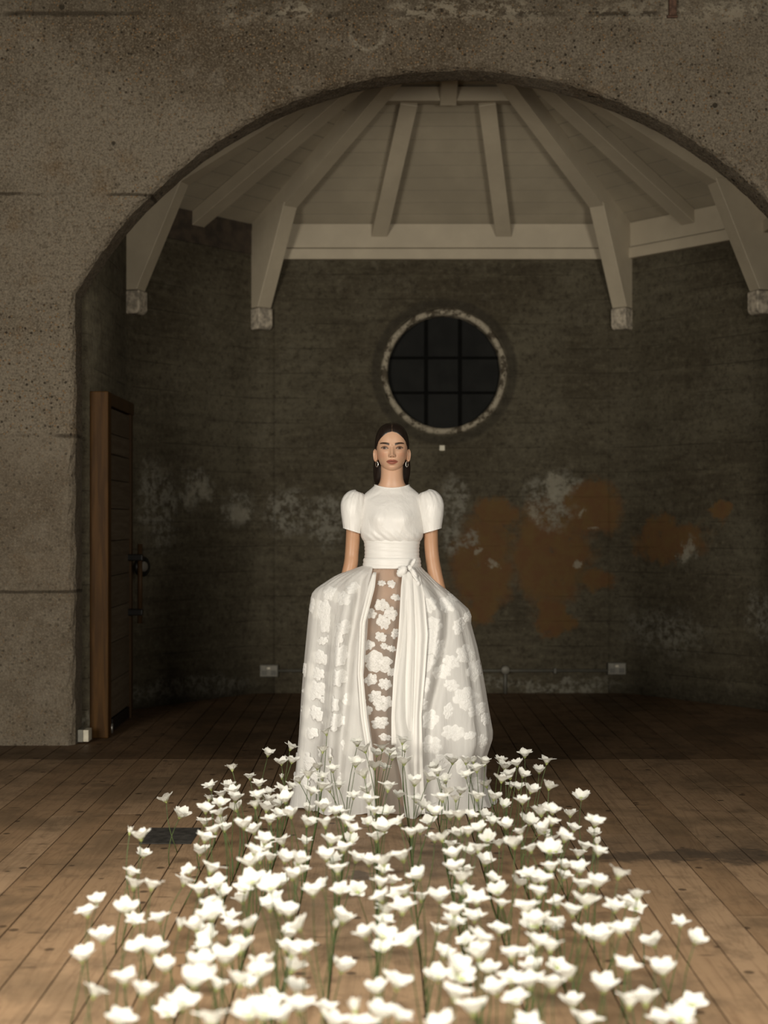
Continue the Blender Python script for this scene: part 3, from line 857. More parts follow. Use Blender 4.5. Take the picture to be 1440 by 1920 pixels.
paint(np.exp(-((hz - loz + .0004) / .0009) ** 2) * (np.abs(dx) < 1.0) * front * .55, (.07, .03, .02))
paint(np.exp(-((hz - upz - .0050) / .0012) ** 2) * (np.abs(dx) < .95) * front * .35, (.16, .075, .045))   # lid crease
bx = (ax_ - .0115) / .047                                                             # brows
brz = .1245 + .0065 * np.sin(np.clip(bx, 0, 1) * PI * .72) ; bth = .0056 * (1 - .55 * np.clip(bx, 0, 1) ** 2)
brow = ss(bth - np.abs(hz - brz), -.0008, .0010) * ss(bx, -.03, .08) * ss(1 - bx, -.02, .12) * front
paint(brow * .94, (.012, .007, .005))
body_V = [np.stack([hx.ravel(), -hf.ravel(), hz.ravel() + ZCHIN], 1)]
body_T = [tint.reshape(-1, 3)]
body_F = grid_faces(NU, NV, True)
body_F += [tuple(range(NU))[::-1], tuple(range((NV - 1) * NU, NV * NU))]
def add_part(V, Fc, col=SKIN):
    off = sum(len(v) for v in body_V)
    body_V.append(np.array([tuple(v) for v in V], float)); body_T.append(np.tile(np.array(col), (len(V), 1)))
    body_F.extend([tuple(i + off for i in f) for f in Fc])
# ears
for s in (-1, 1):
    V, Fc = [], []; ne, nr_ = 28, 9
    for r in range(nr_):
        q = r / (nr_ - 1)
        for k in range(ne):
            a = 2 * PI * k / ne
            up = math.sin(a); bk = math.cos(a)
            R1 = .031 * (1 - .12 * (up < -.2)) ; R2 = .0165 * (1 + .25 * max(0, up)) * (1 - .28 * max(0, -up))
            rim = [.0, .0025, .006, .0085, .0075, .003, -.0005, -.002, -.002][r]
            rr_ = [1.0, 1.03, 1.0, .93, .84, .76, .6, .4, .05][r]
            # local: bk -> backwards and outwards, up -> z, rim -> towards the viewer
            yb = R2 * rr_ * bk; zz_ = R1 * rr_ * up
            out = .0700 + .44 * (yb + .012) + rim * .7
            V.append((s * out, .004 + .62 * yb - rim * .6, ZCHIN + .076 + zz_ + .10 * yb))
    for j in range(nr_ - 1):
        for k in range(ne):
            k2 = (k + 1) % ne; Fc.append((j * ne + k, j * ne + k2, (j + 1) * ne + k2, (j + 1) * ne + k))
    # back shell of the ear
    off = len(V)
    for r in range(4):
        q = [1.0, .8, .5, .3][r]
        for k in range(ne):
            a = 2 * PI * k / ne; up = math.sin(a); bk = math.cos(a)
            R1 = .031; R2 = .0165 * (1 + .25 * max(0, up)) * (1 - .28 * max(0, -up))
            yb = R2 * q * bk
            V.append((s * (.0700 + .44 * (yb + .012) - .016 * (1 - q) - (.0 if r == 0 else .003)), .004 + .62 * yb + .010 * (1 - q), ZCHIN + .076 + R1 * q * up + .1 * yb))
    for j in range(3):
        for k in range(ne):
            k2 = (k + 1) % ne; Fc.append((off + j * ne + k, off + (j + 1) * ne + k, off + (j + 1) * ne + k2, off + j * ne + k2))
    add_part(V, Fc)
# neck, flowing into the shoulders below the neckline
def ring_loft(secs, n=64, cap=True):
    """secs: (cx, cf, z, rx, rf[, dz_front])"""
    V = []
    for sct in secs:
        cx, cf, z, rx, rf = sct[:5]; dz = sct[5] if len(sct) > 5 else 0
        for k in range(n):
            a = 2 * PI * k / n
            V.append((cx + rx * math.sin(a), -(cf + rf * math.cos(a)), z + dz * max(0, math.cos(a)) ** 2))
    Fc = grid_faces(n, len(secs), True)
    if cap: Fc += [tuple(range(n)), tuple(range((len(secs) - 1) * n, len(secs) * n))[::-1]]
    return V, Fc
def smooth_secs(secs, m=5):
    a = np.array([list(s) + [0] * (6 - len(s)) for s in secs], float); out = []
    for i in range(len(a) - 1):
        p0, p1, p2, p3 = a[max(i - 1, 0)], a[i], a[i + 1], a[min(i + 2, len(a) - 1)]
        for k in range(m):
            t = k / m
            out.append(.5 * ((2 * p1) + (-p0 + p2) * t + (2 * p0 - 5 * p1 + 4 * p2 - p3) * t * t + (-p0 + 3 * p1 - 3 * p2 + p3) * t ** 3))
    out.append(a[-1]); return out
neck = smooth_secs([(0, -.03, 1.40, .105, .062), (0, -.03, 1.455, .098, .060), (0, -.030, 1.478, .080, .057), (0, -.028, 1.498, .063, .054), (0, -.024, 1.520, .0545, .052),
                    (0, -.018, 1.550, .0515, .051), (0, -.012, 1.580, .0515, .052), (0, -.010, 1.62, .050, .052)])
add_part(*ring_loft(neck))
# torso, arms, legs and hands: lofts fused into one surface
bmB = bmesh.new()
def fuse(V, Fc):
    bv = [bmB.verts.new(tuple(map(float, v))) for v in V]
    for f in Fc:
        try: bmB.faces.new([bv[i] for i in f])
        except ValueError: pass
fuse(*ring_loft(smooth_secs([(0, -.01, .80, .155, .10), (0, -.01, .90, .165, .112), (0, -.005, .98, .158, .105), (0, 0, 1.06, .130, .090), (0, 0, 1.14, .112, .082),
                             (0, 0, 1.22, .118, .086), (0, 0, 1.32, .128, .098), (0, -.01, 1.40, .132, .080), (0, -.02, 1.45, .118, .058), (0, -.025, 1.475, .08, .05)]), 48))
def limb(pts, rad, n=20): fuse(*tube_geo(cat_pts(pts), cat_r(rad), n))
def cat_pts(pts, m=5): return [Vector(v[:3]) for v in smooth_secs([tuple(p) + (0,) * 3 for p in pts], m)]
def cat_r(r, m=5): return [v[0] for v in smooth_secs([(x, 0, 0, 0, 0) for x in r], m)]
arms = {-1: [(-.125, .02, 1.425), (-.168, .02, 1.40), (-.179, .02, 1.30), (-.188, .025, 1.18), (-.196, .015, 1.11), (-.232, .01, .99), (-.262, .0, .90)],
        1: [(.125, .02, 1.425), (.170, .02, 1.40), (.180, .02, 1.30), (.187, .025, 1.18), (.200, .015, 1.09), (.232, .01, .97), (.262, .0, .87)]}
for s in (-1, 1):
    limb(arms[s], [.038, .041, .0355, .033, .0335, .029, .023])
    w0 = Vector(arms[s][-1]); dirn = (w0 - Vector(arms[s][-2])).normalized(); sidev = Vector((0, -1, 0)); nv = dirn.cross(sidev)
    fuse(*tube_geo([w0 - dirn * .02, w0 + dirn * .02, w0 + dirn * .055, w0 + dirn * .085], [(.022, .017), (.034, .016), (.040, .015), (.036, .012)], 16))
    lens_ = [.068, .078, .073, .056]
    for q in range(4):
        o0 = w0 + dirn * .075 + sidev * (.027 - .018 * q)
        L = lens_[q]; c1 = o0 + dirn * L * .45 - nv * .006 * s; c2 = c1 + dirn * L * .3 - nv * .014 * s; c3 = c2 + dirn * L * .18 - nv * .016 * s
        fuse(*tube_geo([o0 - dirn * .01, o0 + dirn * .005, c1, c2, c3], [.009, .0088, .0082, .0076, .006], 10))
    t0 = w0 + dirn * .02 + sidev * .026
    fuse(*tube_geo([t0, t0 + dirn * .03 + sidev * .022, t0 + dirn * .055 + sidev * .026, t0 + dirn * .072 + sidev * .024], [.012, .0105, .009, .0065], 10))
for s in (-1, 1):
    limb([(s * .085, .01, .88), (s * .088, .0, .78), (s * .082, -.005, .62), (s * .074, -.005, .48), (s * .072, .01, .36), (s * .070, .012, .20), (s * .070, .02, .09), (s * .070, .02, .065)],
         [.088, .086, .072, .056, .056, .044, .035, .036])
    fuse(*tube_geo([(s * .07, .055, .065), (s * .07, .02, .062), (s * .072, -.04, .052), (s * .074, -.09, .032), (s * .075, -.135, .022), (s * .075, -.16, .018)],
                   [(.026, .03), (.034, .040), (.036, .030), (.042, .022), (.036, .016), (.012, .010)], 16))
tmp = bpy.data.objects.new('tmp', bpy.data.meshes.new('tmp')); bmB.to_mesh(tmp.data); bmB.free(); COL.objects.link(tmp)
rm = tmp.modifiers.new('r', 'REMESH'); rm.mode = 'VOXEL'; rm.voxel_size = .0055
smm = tmp.modifiers.new('s', 'SMOOTH'); smm.factor = .5; smm.iterations = 5
bpy.context.view_layer.update()
dg = bpy.context.evaluated_depsgraph_get(); ev = tmp.evaluated_get(dg).to_mesh()
tv = np.empty(len(ev.vertices) * 3); ev.vertices.foreach_get('co', tv)
add_part(tv.reshape(-1, 3).tolist(), [tuple(p.vertices) for p in ev.polygons], (.45, .255, .150))
bpy.data.objects.remove(tmp)
bodyV = np.concatenate(body_V); bodyT = np.concatenate(body_T)
me = mesh('body', bodyV, body_F, True, (M['skin'],))
at = me.color_attributes.new('tint', 'FLOAT_COLOR', 'POINT')
at.data.foreach_set('color', np.concatenate([bodyT, np.ones((len(bodyT), 1))], 1).ravel())
link('body', me, person)

# ---- hair -----------------------------------------------------------------
NU2, NV2 = 420, 260
PH2, PS2 = np.meshgrid(np.linspace(-PI, PI, NU2, endpoint=False), np.sin(np.linspace(-1.35, PI / 2 * .999, NV2)))
x0, f0, z0 = head_surface(PH2, PS2)
aph = np.abs(np.degrees(PH2))
hl0 = np.interp(np.abs(x0), [0, .004, .021, .038, .052, .0625, .067, .0705], [.184, .183, .178, .167, .154, .139, .123, .100])
hl1 = np.interp(aph, [0, 15, 30, 42, 54, 66, 78, 88, 98, 108, 180], [.182, .181, .174, .163, .146, .128, .112, .098, .060, .0, -.02])
wq = np.clip((aph - 62) / 12, 0, 1); hl = hl0 * (1 - wq) + hl1 * wq
mk = z0 > hl
gap = np.clip((z0 - hl) / .03, 0, 1) ** .6
off = .0006 + .0065 * gap + .002 * np.clip((aph - 60) / 60, 0, 1)
part_g = np.exp(-(x0 / .0022) ** 2) * (f0 > -.05) * (z0 > .15)
off = off * (1 - .6 * part_g) + .0002 * np.sin(PH2 * 90 + z0 * 150) * gap
rad = np.sqrt(x0 ** 2 + f0 ** 2 + (z0 - .11) ** 2)
hxx, hff, hzz = x0 * (1 + off / rad), f0 * (1 + off / rad), .11 + (z0 - .11) * (1 + off / rad)
HV = np.stack([hxx.ravel(), -hff.ravel(), hzz.ravel() + ZCHIN], 1); HF = []
mkf = mk.ravel()
for q in grid_faces(NU2, NV2, True):
    if sum(mkf[i] for i in q) >= 3: HF.append(q)
HC = np.tile(np.array((.012, .0075, .0055)), (len(HV), 1))
pg = (part_g.ravel() * .55)[:, None]; HC = HC * (1 - pg) + np.array((.26, .17, .12)) * pg
HF.append(tuple(range((NV2 - 1) * NU2, NV2 * NU2)))
# long sleek fall behind the neck
fall = smooth_secs([(0, -.055, ZCHIN + .15, .060, .040), (0, -.060, ZCHIN + .10, .076, .052), (0, -.066, ZCHIN + .055, .085, .052), (0, -.070, ZCHIN + .01, .0875, .046), (0, -.078, ZCHIN - .03, .084, .040),
                    (0, -.092, ZCHIN - .06, .076, .030), (0, -.110, ZCHIN - .09, .070, .022), (0, -.125, ZCHIN - .15, .068, .018), (0, -.130, ZCHIN - .24, .060, .014), (0, -.128, ZCHIN - .30, .05, .008)], 4)
FV, FF = ring_loft(fall, 72)
FV = [(x * (1 + .018 * math.sin(34 * math.atan2(x, y + .07))), y, z) for x, y, z in FV]
o_ = len(HV); HVa = np.concatenate([HV, np.array(FV)]); HF += [tuple(i + o_ for i in f) for f in FF]
HC = np.concatenate([HC, np.tile(np.array((.012, .0075, .0055)), (len(FV), 1))])
me = mesh('hair', HVa, HF, True, (M['hair'],))
at = me.color_attributes.new('tint', 'FLOAT_COLOR', 'POINT'); at.data.foreach_set('color', np.concatenate([HC, np.ones((len(HC), 1))], 1).ravel())
me.validate()
ho = link('hair', me, person); ho['label'] = 'sleek dark brown hair parted in the middle'
# earrings
for s in (-1, 1):
    pts = [(s * (.0705 + .0055 * math.cos(a)) , -.008 + .006 * math.sin(a * .5), ZCHIN + .036 + .0125 * math.sin(a)) for a in np.linspace(0, 2 * PI, 25)]
    V, Fc = tube_geo(pts, .0016, 8, False)
    obj('earring', V, Fc, M['silver'], person, True)['label'] = 'silver hoop earring'

# ---- bodice ---------------------------------------------------------------
def dense_loft(name, secs, mat, n=128, m=7, fn=None, cap=False, solid=.0, parent=person):
    V, Fc = ring_loft(smooth_secs(secs, m), n, cap)
    if fn: V = [fn(*v) for v in V]
    o = obj(name, V, Fc, mat, parent, True)
    if solid: 
        so = o.modifiers.new('t', 'SOLIDIFY'); so.thickness = solid; so.offset = 1
    return o
def bust(x, y, z):
    fr = max(0, -y / .1)
    b = .017 * (math.exp(-((x + .066) / .040) ** 2 - ((z - 1.345) / .042) ** 2) + math.exp(-((x - .066) / .040) ** 2 - ((z - 1.345) / .042) ** 2)) * min(1, fr)
    fold = .0025 * math.sin(x * 150 + 6 * math.sin(z * 30)) * math.exp(-((z - 1.255) / .03) ** 2)
    fold += .0016 * math.sin(x * 60 + z * 55 + 2) * math.exp(-((z - 1.30) / .07) ** 2)
    return (x, y - b - fold * min(1, fr), z)
bodice = dense_loft('bodice', [(0, 0, 1.225, .126, .092), (0, 0, 1.238, .138, .101), (0, .002, 1.256, .1455, .107), (0, .003, 1.29, .1465, .110), (0, .0, 1.345, .144, .106), (0, -.008, 1.395, .143, .095),
                     (0, -.016, 1.428, .141, .080), (0, -.022, 1.448, .132, .070), (0, -.025, 1.463, .116, .064), (0, -.027, 1.477, .099, .060, -.005), (0, -.028, 1.490, .084, .058, -.013), (0, -.028, 1.4945, .081, .057, -.016)], M['satin'], fn=bust)
bodice['label'] = 'ivory satin bodice with a round neckline'
pts = [(.0815 * math.sin(a), .028 - .0575 * math.cos(a), 1.4945 - .016 * max(0, math.cos(a)) ** 2) for a in np.linspace(0, 2 * PI, 73)]
V, Fc = tube_geo(pts, .0024, 8, False); obj('neckline_piping', V, Fc, M['satin'], bodice, True)
# ---- puff sleeves
for s in (-1, 1):
    n = 120
    secs = smooth_secs([(.166, -.012, 1.466, .006, .010), (.163, -.012, 1.464, .024, .030), (.168, -.010, 1.455, .040, .046), (.176, -.006, 1.432, .053, .058), (.182, -.002, 1.400, .0575, .062), (.184, 0, 1.36, .0545, .060), (.186, .0, 1.322, .048, .056), (.187, 0, 1.298, .0435, .053), (.187, 0, 1.287, .0428, .052)], 6)
    V = []
    for i, sct in enumerate(secs):
        cx, cf, z, rx, rf = sct[:5]; tq = i / (len(secs) - 1)
        for k in range(n):
            a = 2 * PI * k / n
            rip = 1 + (.045 * math.sin(13 * a + 1.5 * math.sin(3 * a)) * max(0, 1 - tq * 1.7) + .012 * math.sin(5 * a + tq * 3) + .018 * math.sin(17 * a) * max(0, tq - .75) * 2) * min(1, tq * 6)
            dzz = .012 * (math.sin(a)) * tq    # the hem dips towards the body
            V.append((s * (cx + rx * rip * math.sin(a)), -(cf + rf * rip * math.cos(a)), z + dzz * .6 - .008 * tq + .006 * math.sin(a)))
    Fc = grid_faces(n, len(secs), True) + [tuple(range(n))]
    sl = obj('sleeve', V, Fc, M['satin'], person, True); sl['label'] = 'short gathered puff sleeve'
    so = sl.modifiers.new('t', 'SOLIDIFY'); so.thickness = .003; so.offset = -1
# ---- waistband and sash
def ruche(x, y, z):
    k = 1 + (.002 + .006 * min(1, abs(x) / .12) ** 3) * math.sin(z * 360 + 2 * math.sin(x * 20)) + .002 * math.sin(x * 50 + z * 160)
    return (x * k, y * k, z)
wbn = dense_loft('waistband', [(0, 0, 1.150, .126, .094), (0, 0, 1.160, .1285, .096), (0, 0, 1.19, .1275, .096), (0, 0, 1.225, .131, .098), (0, 0, 1.240, .1325, .099)], M['satin_band'], fn=ruche)
sash = dense_loft('sash', [(0, 0, 1.104, .130, .098), (0, 0, 1.108, .1365, .103), (0, 0, 1.128, .1355, .103), (0, 0, 1.148, .1335, .101), (0, 0, 1.154, .128, .096)], M['satin_band'], fn=lambda x, y, z: ruche(x, y, z + .05 * x * 0))
# ---- skirt ----------------------------------------------------------------
zl = [1.118, 1.094, 1.070, 1.039, 1.012, .99, .965, .895, .696, .522, .323, .174, .06, .004]
xl_ = [.130, .205, .262, .311, .352, .372, .379, .386, .404, .418, .431, .446, .464, .478]
zr = [1.118, 1.094, 1.032, .957, .91, .88, .845, .733, .62, .522, .423, .335, .30, .224, .125, .06, .004]
xr_ = [.130, .150, .221, .311, .362, .373, .371, .401, .424, .440, .455, .470, .468, .443, .436, .458, .488]
zf = [1.118, 1.07, 1.0, .9, .7, .4, .15, .004]; ff_ = [.098, .125, .155, .185, .22, .25, .27, .285]; bb_ = [.095, .14, .20, .26, .32, .37, .41, .43]
def sk(theta, z, k=1.0, ripple=1.0):
    """theta 0 = front, + = image right"""
    z = np.asarray(z, float); theta = np.asarray(theta, float)
    zz = -z
    L = np.interp(zz, [-a for a in zl], xl_); R = np.interp(zz, [-a for a in zr], xr_)
    Fo = np.interp(zz, [-a for a in zf], ff_); Bk = np.interp(zz, [-a for a in zf], bb_)
    s, c = np.sin(theta), np.cos(theta)
    d = 1.118 - z
    amp = np.clip(d / .25, 0, 1) * (.018 + .060 * np.clip(d / 1.1, 0, 1)) * (.12 + .88 * np.abs(c) ** .8) * ripple
    w = np.sin(8 * theta + 1.1 * np.sin(2 * theta + .6) + .4 + .5 * z) * .65 + .30 * np.sin(15 * theta + 2.0 * np.sin(1.3 * theta) - .8 * z) + .25 * np.sin(5 * theta + 3 * z)
    w = np.sign(w) * np.abs(w) ** .8
    amp2 = np.exp(-((d - .03) / .05) ** 2) * .012
    rr = k * (1 + amp * w * 1.6 + amp2 * np.sin(40 * theta))
    x = np.where(s > 0, R, L) * s * rr
    f = np.where(c > 0, Fo, Bk) * c * rr
    # the two deep lengthwise folds of the front panels
    if ripple > .9:
        g1 = np.interp(zz, [-1.118, -.96, -.75, -.56, -.33, 0], [-.13, -.154, -.194, -.209, -.231, -.25]); g2 = np.interp(zz, [-1.118, -.91, -.80, -.58, -.48, 0], [.10, .222, .217, .170, .145, .12])
        a2 = np.clip(d / .15, 0, 1) * (c > 0)
        f = f + a2 * (-.030 * np.exp(-((x - g1) / .020) ** 2) + .028 * np.exp(-((x - g1 + .05) / .03) ** 2) + .030 * np.exp(-((x - g2 + .012) / .028) ** 2) - .026 * np.exp(-((x - g2 - .036) / .022) ** 2))
    return x, f
zE = [1.118, 1.075, 1.0, .9, .80, .66, .62, .52, .44, .30, .17, .0]
xLE = [-.090, -.093, -.10, -.112, -.118, -.131, -.136, -.130, -.117, -.098, -.088, -.08]
xRE = [.050, .052, .050, .040, .032, .012, .006, -.001, -.004, .01, .035, .05]
def edge_theta(z, xs):
    x = np.interp(-z, [-a for a in zE], xs)
    L = np.interp(-z, [-a for a in zl], xl_); R = np.interp(-z, [-a for a in zr], xr_)
    return np.where(x > 0, np.arcsin(np.clip(x / R, -1, 1)), np.arcsin(np.clip(x / L, -1, 1)))
NZ = 120; NT = 420
zs_ = 1.118 - (1.118 - .004) * (np.linspace(0, 1, NZ) ** .9)
V = np.zeros((NZ, NT, 3))
for j, z in enumerate(zs_):
    tr, tl = float(edge_theta(z, xRE)), float(edge_theta(z, xLE)) + 2 * PI
    th = np.linspace(tr, tl, NT)
    x, f = sk(th, z)
    e = np.minimum(np.arange(NT), np.arange(NT)[::-1])
    curl = np.exp(-((e - 5) / 4.0) ** 2) * .020 * min(1, (1.118 - z) / .1) - np.exp(-(e / 2.0) ** 2) * .022 * min(1, (1.118 - z) / .1)
    f = f + curl * np.cos(th)
    # hem spreads a little on the floor
    zz = z + .006 * np.sin(th * 23 + 1) * np.clip((.12 - z) / .12, 0, 1)
    V[j, :, 0], V[j, :, 1], V[j, :, 2] = x, -f, np.maximum(zz, .002)
skirt = obj('skirt', V.reshape(-1, 3), grid_faces(NT, NZ), M['organza'], person, True)
skirt['label'] = 'full white organza overskirt opening at the front'
so = skirt.modifiers.new('t', 'SOLIDIFY'); so.thickness = .0012
skirt.modifiers.remove(so)
# sheer inner panel seen through the front opening
KI = .82
NTi, NZi = 160, 90
Vi = np.zeros((NZi, NTi, 3)); zi = np.linspace(1.118, .004, NZi); thi = np.linspace(-1.25, 1.25, NTi)
for j, z in enumerate(zi):
    x, f = sk(thi, z, KI, .45); Vi[j, :, 0], Vi[j, :, 1], Vi[j, :, 2] = x, -f, z
inner = obj('underskirt', Vi.reshape(-1, 3), grid_faces(NTi, NZi), M['organza_inner'], person, True)
inner['label'] = 'sheer nude underskirt panel with white blossoms'
# white embroidered blossoms
def applique(x_px, y_px, r_px, which, par, rs):
    xc = (520 + x_px / 3.273 - 735) / PX_M; zc = (HOR - (1040 + y_px / 3.273)) / PX_M + CAM_H; R = r_px / 3.273 / PX_M
    k, rip = (1.0, 1.0) if which == 'o' else (KI, .45)
    R *= 1.0 if which == 'i' else 1.3
    lobes = rs.choice([5, 6, 7]); ph0 = rs.uniform(0, 6.28)
    NRg, NAn = 7, 42; VV = []
    asp = rs.uniform(.85, 1.2)
    L0 = np.interp(-zc, [-a for a in zl], xl_); R0 = np.interp(-zc, [-a for a in zr], xr_)
    for i in range(NRg):
        q = i / (NRg - 1)
        for a in range(NAn):
            an = 2 * PI * a / NAn
            edge = .70 + .26 * abs(math.cos(lobes * .5 * (an + ph0) + .5 * math.sin(an * 2 + ph0))) + .10 * math.sin(2 * an + ph0 * 3) + .04 * math.sin(11 * an + ph0)
            r = R * q * edge
            dx, dz = r * math.cos(an) * asp, r * math.sin(an) / asp
            z = min(max(zc + dz, .01), 1.10); xt = xc + dx
            LL = (np.interp(-z, [-b for b in zr], xr_) if xt > 0 else np.interp(-z, [-b for b in zl], xl_)) * k
            sv = max(-.985, min(.985, xt / LL))
            th = math.asin(sv)
            for _ in range(3):      # bring the rippled surface point under xt
                xx, f = sk(th, z, k, rip); th += (xt - float(xx)) / LL / max(.25, math.cos(th)) * .7
                th = max(-1.5, min(1.5, th))
            xx, f = sk(th, z, k, rip)
            lift = (.0026 if which == 'i' else .0016) + (.0030 if which == 'i' else .0020) * (math.sin(q * 7 + 1.2 * math.sin(lobes * (an + ph0))) * .5 + .5) * (1 - q ** 4) - (.0022 if q > .98 else 0)
            nx, nf = math.sin(th), math.cos(th)
            VV.append((float(xx) + nx * lift, -(float(f) + nf * lift), z))
    o = obj('blossom_applique', VV, grid_faces(NAn, NRg, True), M['applique' if which == 'i' else 'applique_o'], par, True)
    return o
ra = random.Random(21)
for a in [(640, 300, 45), (650, 400, 48), (635, 490, 36), (655, 545, 24), (560, 540, 38), (615, 640, 84), (575, 745, 42), (660, 770, 42), (600, 845, 44), (650, 885, 58), (630, 1000, 50), (660, 1085, 32),
          (570, 350, 40), (695, 350, 46), (725, 255, 28), (700, 175, 28), (640, 170, 24), (720, 470, 30), (700, 560, 26), (560, 930, 30), (700, 700, 30)]:
    applique(*a, 'i', inner, ra)
for a in [(245, 330, 52), (310, 410, 50), (270, 620, 42), (390, 600, 50), (190, 700, 42), (235, 820, 56), (300, 320, 36), (245, 955, 38), (178, 950, 32), (205, 1075, 38), (370, 730, 52), (330, 880, 48), (470, 860, 46), (490, 1060, 54),
          (170, 1240, 52), (440, 1140, 42), (400, 260, 42), (330, 235, 40), (360, 500, 44), (250, 720, 36), (410, 430, 40), (300, 1180, 40), (380, 980, 36), (470, 200, 34), (150, 1360, 40), (270, 1330, 44), (420, 1330, 40), (330, 1010, 38), (280, 520, 26),
          (920, 510, 58), (960, 415, 42), (900, 640, 52), (880, 760, 48), (1150, 600, 52), (1210, 700, 56), (1150, 860, 66), (1220, 935, 46), (1275, 1000, 32), (940, 1130, 52), (930, 980, 48), (1070, 1060, 52), (1170, 1080, 28), (1040, 300, 44), (1090, 245, 36),
          (985, 560, 42), (1060, 780, 36), (870, 880, 38), (1040, 930, 34), (1000, 700, 44), (1110, 430, 40), (1170, 380, 30), (1010, 1220, 46), (1130, 1250, 46), (1250, 1130, 36), (930, 1290, 44), (1200, 1380, 40), (930, 300, 40), (1060, 640, 40)]:
    applique(*a, 'o', skirt, ra)

# ---- bow and hanging tails -------------------------------------------------
def wpt(px, py, fwd): return Vector(((px - 735) / PX_M, -fwd, (HOR - py) / PX_M + CAM_H))
kc = wpt(768, 1064, .112)
bow = empty('bow', (0, 0, 0)); bow.parent = person
V, Fc = [], []
def blob_mesh(c, rx, ry, rz, rot=0, fn=None, nu=24, nv=14):
    VV = []
    for j in range(nv):
        p_ = PI * (j + .5) / nv
        for i in range(nu):
            a = 2 * PI * i / nu
            v = Vector((rx * math.sin(p_) * math.cos(a), ry * math.sin(p_) * math.sin(a), rz * math.cos(p_)))
            if fn: v = fn(v)
            v = Matrix.Rotation(rot, 3, 'Y') @ v
            VV.append(v + c)
    return VV, grid_faces(nu, nv, True) + [tuple(range(nu))[::-1], tuple(range((nv - 1) * nu, nv * nu))]
obj('bow_knot', *blob_mesh(kc, .013, .012, .014), M['satin'], sash, True)
def loopf(v): 
    q = 1 + .10 * math.sin(v.z * 500) ; return Vector((v.x * q, v.y, v.z))
obj('bow_loop', *blob_mesh(wpt(753, 1070, .128), .021, .016, .030, math.radians(38), loopf), M['satin'], sash, True)
obj('bow_loop', *blob_mesh(wpt(774, 1054, .115), .010, .010, .022, math.radians(28), loopf), M['satin'], sash, True)
obj('bow_loop', *blob_mesh(wpt(776, 1075, .124), .012, .012, .028, math.radians(-24), loopf), M['satin'], sash, True)
obj('bow_tail', *tube_geo([kc, wpt(776, 1078, .128), wpt(781, 1086, .135), wpt(783, 1091, .138)], [(.010, .006), (.012, .006), (.009, .006), (.004, .004)], 12), M['satin'], sash, True)
obj('tail_knot', *blob_mesh(wpt(783, 1092, .139), .010, .010, .013), M['satin'], sash, True)
bpy.data.objects.remove(bow)
def strip(name, rows, mat, nf=3, amp=.012, ph=0.0):
    """rows: (y_px, x_left_px, x_right_px); hangs just in front of the skirt, folded lengthwise"""
    NXs = 41; rows = np.array(rows, float); ys = np.linspace(rows[0, 0], rows[-1, 0], 70); VV = []
    for y in ys:
        xl0, xr0 = np.interp(y, rows[:, 0], rows[:, 1]), np.interp(y, rows[:, 0], rows[:, 2])
        z = (HOR - y) / PX_M + CAM_H
        for i in range(NXs):
            q = i / (NXs - 1); x = (xl0 + (xr0 - xl0) * q - 735) / PX_M
            L = np.interp(-z, [-a for a in zr], xr_)
            th = math.asin(max(-.9, min(.9, x / L))); _, f = sk(th, max(z, .01), 1.0, 0.0)
            grow = min(1, (1.11 - z) / .15)
            fo = float(f) * 1.0 + .020 + amp * grow * math.sin(q * nf * 2 * PI + ph + (y - 1080) * .003)
            VV.append((x, -fo, z))
    o = obj(name, VV, grid_faces(NXs, 70), mat, sash, True)
    so = o.modifiers.new('t', 'SOLIDIFY'); so.thickness = .0016
    return o
strip('sash_tail', [(1070, 754, 772), (1100, 751, 773), (1184, 746, 776), (1254, 737, 774), (1330, 733, 772), (1381, 733, 768)], M['satin_tail'], 1.4, .006, .8)['label'] = 'plain satin sash tail'
strip('sash_tail', [(1078, 768, 786), (1110, 768, 794), (1184, 772, 800), (1254, 772, 795), (1330, 770, 788), (1420, 768, 790), (1505, 765, 794)], M['satin_tail'], 1.5, .006, 2.6)['label'] = 'plain satin sash tail'
strip('skirt_facing', [(1072, 700, 706), (1100, 690, 703), (1162, 676, 686), (1254, 672, 682), (1330, 678, 689), (1392, 688, 699), (1468, 690, 702), (1510, 690, 704)], M['satin_tail'], 1.0, .006, 0.5)['label'] = 'turned-back edge of the overskirt'

# ================================================================== THE FLOWERS
def mat_petal():
    g = G('white_petal'); uv = g.attr('grad'); t = g.sep(uv)[0]
    c = g.mix(g.step(t, .0, .42), (.46, .50, .22), (.74, .735, .68))
    n = g.noise(g.objco(), 160, 2)
    nm = g.bump(n, .15, .002)
    return g.done(g.mixsh(.30, g.bsdf(c, .6, nm, spec=.25), g.transl(c)))
M['petal'] = mat_petal()
M['stem'] = simple('flower_stem_green', (.055, .085, .022), .55, var=.3, scale=30)
M['calyx'] = simple('flower_calyx_green', (.30, .36, .11), .55, var=.25, scale=60)

